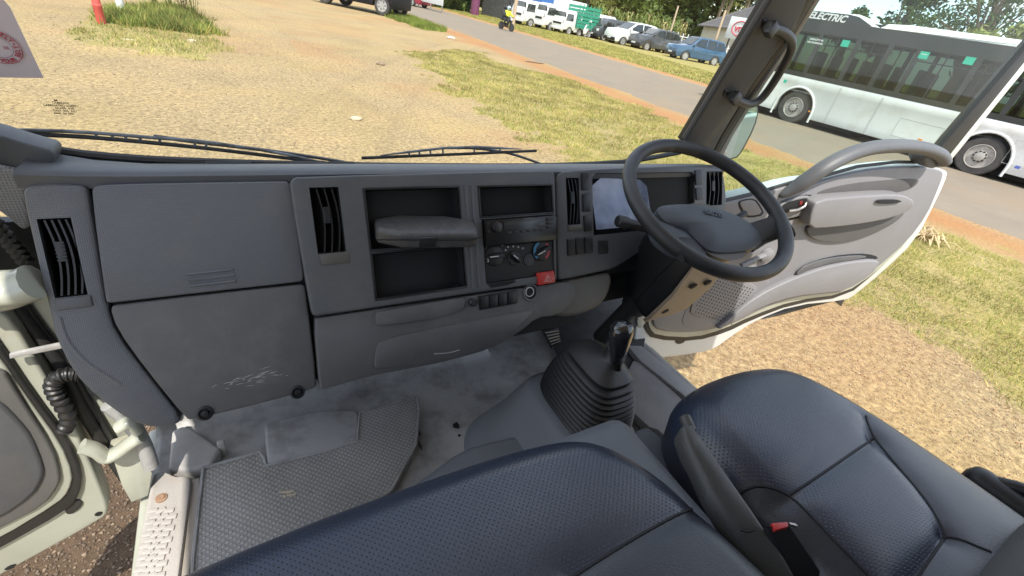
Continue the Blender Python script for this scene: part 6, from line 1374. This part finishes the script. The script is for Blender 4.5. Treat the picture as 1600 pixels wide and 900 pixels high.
spec=[(668,-4,5.5,4.5,(1,2,3),'bush hedge behind the white hoarding'),(706,-16,5.5,3.0,(1,2,3),'yellow green hedge bush left of the purple post'),(724,-18,6,3.0,(0,1,2),'dark hedge bush right beside the purple post'),(762,-22,8,3.6,(0,1,1),'dark tree behind the gap right of the purple post'),(792,-25,8,3.6,(0,0,1),'dark tree above the motorcycle'),(815,-24,8,4.0,(0,1,2),'dark tree over the blue lorry'),(845,95,12,6,(1,2,4),'brownish tree above the white box lorry'),(880,92,11,6,(1,2,3),'olive tree above the green lorry'),(915,90,11,6,(2,4,1),'dry brown green tree above the white vans'),(950,95,13,7,(1,2,0),'green tree above the dark van'),(985,92,12,6.5,(2,4,1),'tree with pale branches above the white off road car'),(1020,90,12,6.5,(1,2,2),'olive tree above the maize'),(1055,92,12,6.5,(0,1,2),'dense green tree left of the grey house'),(1090,96,14,7,(0,1,3),'tall green tree behind the grey house roof'),(1125,100,15,7,(1,2,3),'leafy tree at the left of the pillar'),(1160,98,14,7,(2,3,1),'bright green tree right above the house gable'),(1185,105,15,7,(1,3,3),'tree half covered by the pillar')]
for i,(u,dist,h,cr,ms,lab) in enumerate(spec):
    x,y=TG(u,dist) if dist>0 else (W(u,-dist,'z',0).x,W(u,-dist,'z',0).y)
    tree('broadleaf_tree',lab,x,y,h,cr,100+i,ms,4200,.42,16,.85,.08,grp=T)
for i,(u,dist,h,cr,ms,lab,nn_) in enumerate(((1362,62,9.6,3.9,(0,1,0),'dark crowned tree above the middle of the bus roof',2600),(1300,95,10,3.2,(0,1,1),'faint small tree above the lettering on the bus',1200),(1528,52,6.4,3.6,(2,3,3),'rounded yellow green tree above the rear of the bus',4200),(1600,75,8.5,3.2,(0,1,1),'thin tree at the right end of the bus roof',900))):
    x,y=TG(u,dist); tree('roadside_tree',lab,x,y,h,cr,300+i,ms,nn_,.24,12,.75,.45,fill=.5)
x,y=TG(1478,58); tree('spreading_tree','tall spreading open crowned tree with dark limbs above the bus',x,y,11.5,7.0,77,(0,1,1),2400,.20,26,.3,.55,trunkr=.30,fill=.4)
# eucalyptus-like stems behind the house
for i,(u,lab) in enumerate(((1108,'tall pale stemmed tree left of the house gable'),(1118,'second tall pale stemmed tree beside the house gable'),(1142,'tall pale stemmed tree above the house ridge'))):
    x,y=TG(u,85); tree('tall_tree',lab,x,y,17,3,500+i,(1,2,0),2200,.3,9,1.2,.5,trunkr=.16)
# maize / reed plants
gr_=leafmat('maize_leaf',(.24,.30,.09)); gr2=leafmat('maize_dry',(.42,.36,.16))
def maize(x,y,h,seed,lab,grp):
    r=random.Random(seed); bm=newbm(); p=Vector((x,y,0))
    for s_ in range(5):
        b_=p+Vector((r.uniform(-.5,.5),r.uniform(-.5,.5),0)); tp=b_+Vector((r.uniform(-.2,.2),r.uniform(-.2,.2),h*r.uniform(.7,1))); tube(bm,[b_,tp],[.04,.015],5)
        for k in range(10):
            c=b_.lerp(tp,.2+.8*k/10); a=r.uniform(0,6.28); d=Vector((math.cos(a),math.sin(a),0)); l=r.uniform(.6,1.1); w=Vector((-d.y,d.x,0))*.055
            pts=[c,c+d*l*.4+Vector((0,0,l*.45)),c+d*l*.8+Vector((0,0,l*.4)),c+d*l+Vector((0,0,0))]
            ws=[.5,1,.8,.05]; v=[(bm.verts.new(q-w*q_),bm.verts.new(q+w*q_)) for q,q_ in zip(pts,ws)]
            for a_,b2 in zip(v,v[1:]): bm.faces.new((a_[0],a_[1],b2[1],b2[0]))
    single('maize_plant',bm,gr2 if seed%4==0 else gr_,lab,'plant',grp,recalc=False)
k=0
for u in list(range(930,1000,7))+list(range(1000,1064,7)):
    x,y=TG(u,66+((u*7)%5)); k+=1; maize(x,y,3.6+((u*13)%7)*.2,k,'tall green maize like plant in the strip behind the parked cars','maize plants behind the parked cars')
# ---- hoarding, purple post, poles
def post(u,v,h,r,m,name,label,cat='pole',lean=(0,0)):
    p=W(u,v,'z',0); bm=newbm(); cyl(bm,p-Vector((0,0,.1)),p+Vector((lean[0],lean[1],h)),r,14,r*.85); single(name,bm,m,label,cat)
post(741,25,9,.48,mat('purple_paint',(.15,.035,.09),(.12,.03,.07),.6,1,dirt=(.18,.09,.07),dscale=1.5),'purple_pillar','thick purple painted column beyond the road','column')
post(800,47,9,.15,mat('pale_pole',(.50,.38,.26),(.42,.32,.22),.8,3),'utility_pole','pale wooden utility pole beside the motorcycle','pole')
def farpole(u0,v0,u1,v1,dist,r,label):
    a=GD(u0,v0,dist); b=GD(u1,v1,dist); a.z=max(0,a.z-1.5); bm=newbm(); cyl(bm,a,b,r,8,r*.8); single('thin_pole',bm,MATS['pale_pole'],label,'pole')
farpole(1049,46,1060,9,62,.11,'thin pale pole standing among the maize plants'); farpole(1118,64,1134,16,58,.13,'thin pale pole in front of the grey house')
def quadwall(u0,v0,u1,v1,dist0,dist1,h0,h1): pass
# white hoarding far left of hedge
A=W(634,7,'z',0); B=W(690,21,'z',0); hb_=thing('hoarding','long white printed hoarding panel beyond the road at the top','hoarding',A)
dn=(B-A).normalized(); nn=Vector((-dn.y,dn.x,0)); nn=nn if nn.dot(-A)>0 else -nn
bm=slab([A+Vector((0,0,.6)),B+Vector((0,0,.6)),B+Vector((0,0,3.4)),A+Vector((0,0,3.4))],nn*-.12,bev=.02); obj('panel',bm,M['white'],hb_)
for f0,f1,z0_,z1,m_ in((.60,.70,1.3,2.6,redp),(.76,.90,1.2,2.5,blackp),(.25,.38,1.3,2.4,redp)):
    bm=slab([A+dn*(B-A).length*f0+Vector((0,0,z0_))+nn*.01,A+dn*(B-A).length*f1+Vector((0,0,z0_))+nn*.01,A+dn*(B-A).length*f1+Vector((0,0,z1))+nn*.01,A+dn*(B-A).length*(f0+.02)+Vector((0,0,z1))+nn*.01],nn*-.008); obj('printed_patch',bm,m_,hb_)
bm=newbm()
for f_ in(.02,.35,.68,.98): cyl(bm,A.lerp(B,f_)-nn*.1,A.lerp(B,f_)-nn*.1+Vector((0,0,3.2)),.06,8)
obj('hoarding_leg',bm,M['steel'],hb_)
# dark slatted fence right of purple post
A=W(752,24,'z',0); B=W(806,36,'z',0); fc=thing('dark_fence','dark sheet fence behind the motorcycle right of the purple column','fence',A)
bm=newbm(); n=60
for k in range(n):
    p=A.lerp(B,k/n); q=A.lerp(B,(k+.8)/n); slab([p,q,q+Vector((0,0,2.6)),p+Vector((0,0,2.6))],Vector((0,.05,0)),bm)
obj('fence_board',bm,mat('dark_board',(.05,.055,.055),(.09,.09,.085),.8,3),fc)
# white picket / mesh fence
def picket(u0,d0,u1,d1,h,label,step=.22,m=M['whitemark']):
    a=TG(u0,d0); b=TG(u1,d1); A=Vector((a[0],a[1],0)); B=Vector((b[0],b[1],0)); t=thing('white_fence',label,'fence',A); n=int((B-A).length/step); dn=(B-A).normalized(); bm=newbm()
    for k in range(n): p=A+dn*k*step; box(bm,p+Vector((0,0,h/2)),(.09,.04,h),Matrix.Rotation(math.atan2(dn.y,dn.x),3,'Z'))
    obj('picket',bm,m,t); bm=newbm()
    for z in(.3*h,.85*h): tube(bm,[A+Vector((0,0,z)),B+Vector((0,0,z))],.04,5)
    obj('rail',bm,m,t)
picket(1020,60,1085,60,2.3,'white slatted fence behind the blue car',.55); picket(1085,64,1165,64,2.0,'white fence between the blue car and the right pillar',.3)
# house with gable
hx=Vector((*TG(1092,72),0)); hy=Vector((*TG(1172,66),0)); dn=(hy-hx).normalized(); nn=Vector((-dn.y,dn.x,0)); nn=nn if nn.dot(-hx)>0 else -nn
hs=thing('grey_house','small house with dark grey roof and pale gable behind the white fence','house',hx); Lh=(hy-hx).length
bm=newbm(); slab([hx,hx+dn*Lh,hx+dn*Lh+Vector((0,0,4.0)),hx+Vector((0,0,3.6))],nn*-6,bm); obj('wall',bm,mat('house_wall',(.50,.47,.40),(.42,.39,.33),.8,2,dirt=(.3,.26,.2),dscale=1),hs)
bm=newbm(); up=Vector((0,0,1)); slab([hx-dn*.6+up*3.5+nn*.6,hx+dn*(Lh+.6)+up*3.9+nn*.6,hx+dn*(Lh+.9)+up*8.2-nn*2.6,hx+dn*3.4+up*6.2-nn*2.6],up*.12,bm); obj('roof',bm,mat('roof_sheet',(.085,.08,.08),(.12,.11,.105),.6,3),hs)
bm=newbm(); slab([hx+dn*(Lh-.5)+up*4.0+nn*.3,hx+dn*(Lh+1.2)+up*4.0+nn*.3,hx+dn*(Lh+1.0)+up*8.3+nn*-1.6],nn*-.15,bm); obj('gable',bm,mat('gable_white',(.65,.65,.62),(.55,.55,.52),.7,2),hs)
bm=newbm(); slab([hx+dn*1.2+nn*.02,hx+dn*2.6+nn*.02,hx+dn*2.6+nn*.02+up*2.2,hx+dn*1.2+nn*.02+up*2.2],nn*-.04,bm); obj('door',bm,M['white'],hs)
# sign board with red logo
a=GD(1150,58,56); b=GD(1176,66,55); sg=thing('sign_board','white sign board with red oval lettering beside the pillar','sign',(a.x,a.y,0))
A=Vector((a.x,a.y,0)); B=Vector((b.x,b.y,0)); dn=(B-A).normalized(); nn=Vector((-dn.y,dn.x,0)); nn=nn if nn.dot(-A)>0 else -nn; A-=dn*1.3; B+=dn*.6; Ls=(B-A).length
z0_,z1=2.6,4.5; bm=slab([A+up*z0_,B+up*z0_,B+up*z1,A+up*z1],nn*-.15,bev=.02); obj('board',bm,M['white'],sg)
c_=A.lerp(B,.36)+up*(z0_+z1)/2+nn*.02
text('vm',.9,c_,dn if dn.cross(up).dot(nn)>0 else -dn,up,mat('logo_red',(.55,.05,.08)),'logo_lettering',sg,extrude=.02,bold=.02)
bm=newbm(); el=[c_+dn*(math.cos(2*math.pi*k/32)*.85)+up*(math.sin(2*math.pi*k/32)*.62) for k in range(33)]; tube(bm,el,.05,6); obj('logo_ring',bm,MATS['logo_red'],sg)
bm=newbm(); 
for f_ in(.15,.5): cyl(bm,A.lerp(B,f_)-nn*.1,A.lerp(B,f_)-nn*.1+up*3,.08,8)
obj('sign_leg',bm,M['dark'],sg)
# lorry cab with black mirror half hidden by the pillar
f=W(1196,106,'z',0); tk=truck('white lorry half hidden behind the right pillar with tall black mirror',1180,104,1.0,M['white'],1.7,4); 
# construction clutter near the blue car
cx=W(1122,101,'z',0); bm=newbm(); rs_=random.Random(8)
for k in range(14): 
    a_=cx+Vector((rs_.uniform(-1.2,1.2),rs_.uniform(-1,1),0)); tube(bm,[a_,a_+Vector((rs_.uniform(-.7,.7),rs_.uniform(-.7,.7),rs_.uniform(.6,1.7)))],.05,5)
single('timber_stack',bm,mat('pale_timber',(.6,.45,.33),(.5,.36,.26),.8),'loose pale timber poles standing behind the blue car','timber')
# ================================================================== camera, light, sky
cd=bpy.data.cameras.new('camera'); co=bpy.data.objects.new('camera',cd); C.objects.link(co); co.matrix_world=Matrix.Translation(CAM)@CR.to_4x4()
cd.sensor_width=36; cd.sensor_fit='HORIZONTAL'; cd.lens=36*F_PX/1600; cd.clip_start=.02; cd.clip_end=3000
bpy.context.scene.camera=co
SUN=Vector((-.18,-.60,1)).normalized()
el=math.asin(SUN.z); az=math.atan2(SUN.x,SUN.y)
sd_=bpy.data.lights.new('sun','SUN'); sd_.energy=3.7; sd_.angle=R_(.5); sd_.color=(1,.95,.86); so_=bpy.data.objects.new('sun',sd_); C.objects.link(so_)
so_.rotation_euler=(-SUN).to_track_quat('-Z','Y').to_euler()
w=bpy.data.worlds.new('World'); bpy.context.scene.world=w; w.use_nodes=True; nt=w.node_tree; L=nt.links.new
bg=nt.nodes['Background']; sky=nd(nt,'ShaderNodeTexSky',sky_type='NISHITA'); sky.sun_disc=False; sky.sun_elevation=el; sky.sun_rotation=az; sky.altitude=1700; sky.dust_density=2.0; sky.air_density=1.2
# clouds mixed into the sky
tc=nd(nt,'ShaderNodeTexCoord'); mp=nd(nt,'ShaderNodeMapping'); mp.inputs['Scale'].default_value=(1,1,2.6); L(tc.outputs['Generated'],mp.inputs[0])
n=nd(nt,'ShaderNodeTexNoise'); n.inputs['Scale'].default_value=3.1; n.inputs['Detail'].default_value=9; n.inputs['Roughness'].default_value=.6; L(mp.outputs[0],n.inputs['Vector'])
r=nd(nt,'ShaderNodeMapRange'); r.inputs['From Min'].default_value=.44; r.inputs['From Max'].default_value=.60; L(n.outputs['Fac'],r.inputs['Value'])
mx=nd(nt,'ShaderNodeMix',data_type='RGBA'); L(r.outputs['Result'],mx.inputs['Factor']); L(sky.outputs[0],mx.inputs['A']); mx.inputs['B'].default_value=(9,9.2,9.6,1)
L(mx.outputs['Result'],bg.inputs['Color']); bg.inputs['Strength'].default_value=.15
sc_=bpy.context.scene; sc_.view_settings.view_transform='Standard'; sc_.view_settings.look='None'; sc_.view_settings.exposure=.87; sc_.view_settings.gamma=1
sc_.render.resolution_x=1600; sc_.render.resolution_y=900; sc_.render.engine='CYCLES'
try: sc_.cycles.transparent_max_bounces=16; sc_.cycles.max_bounces=8
except Exception: pass
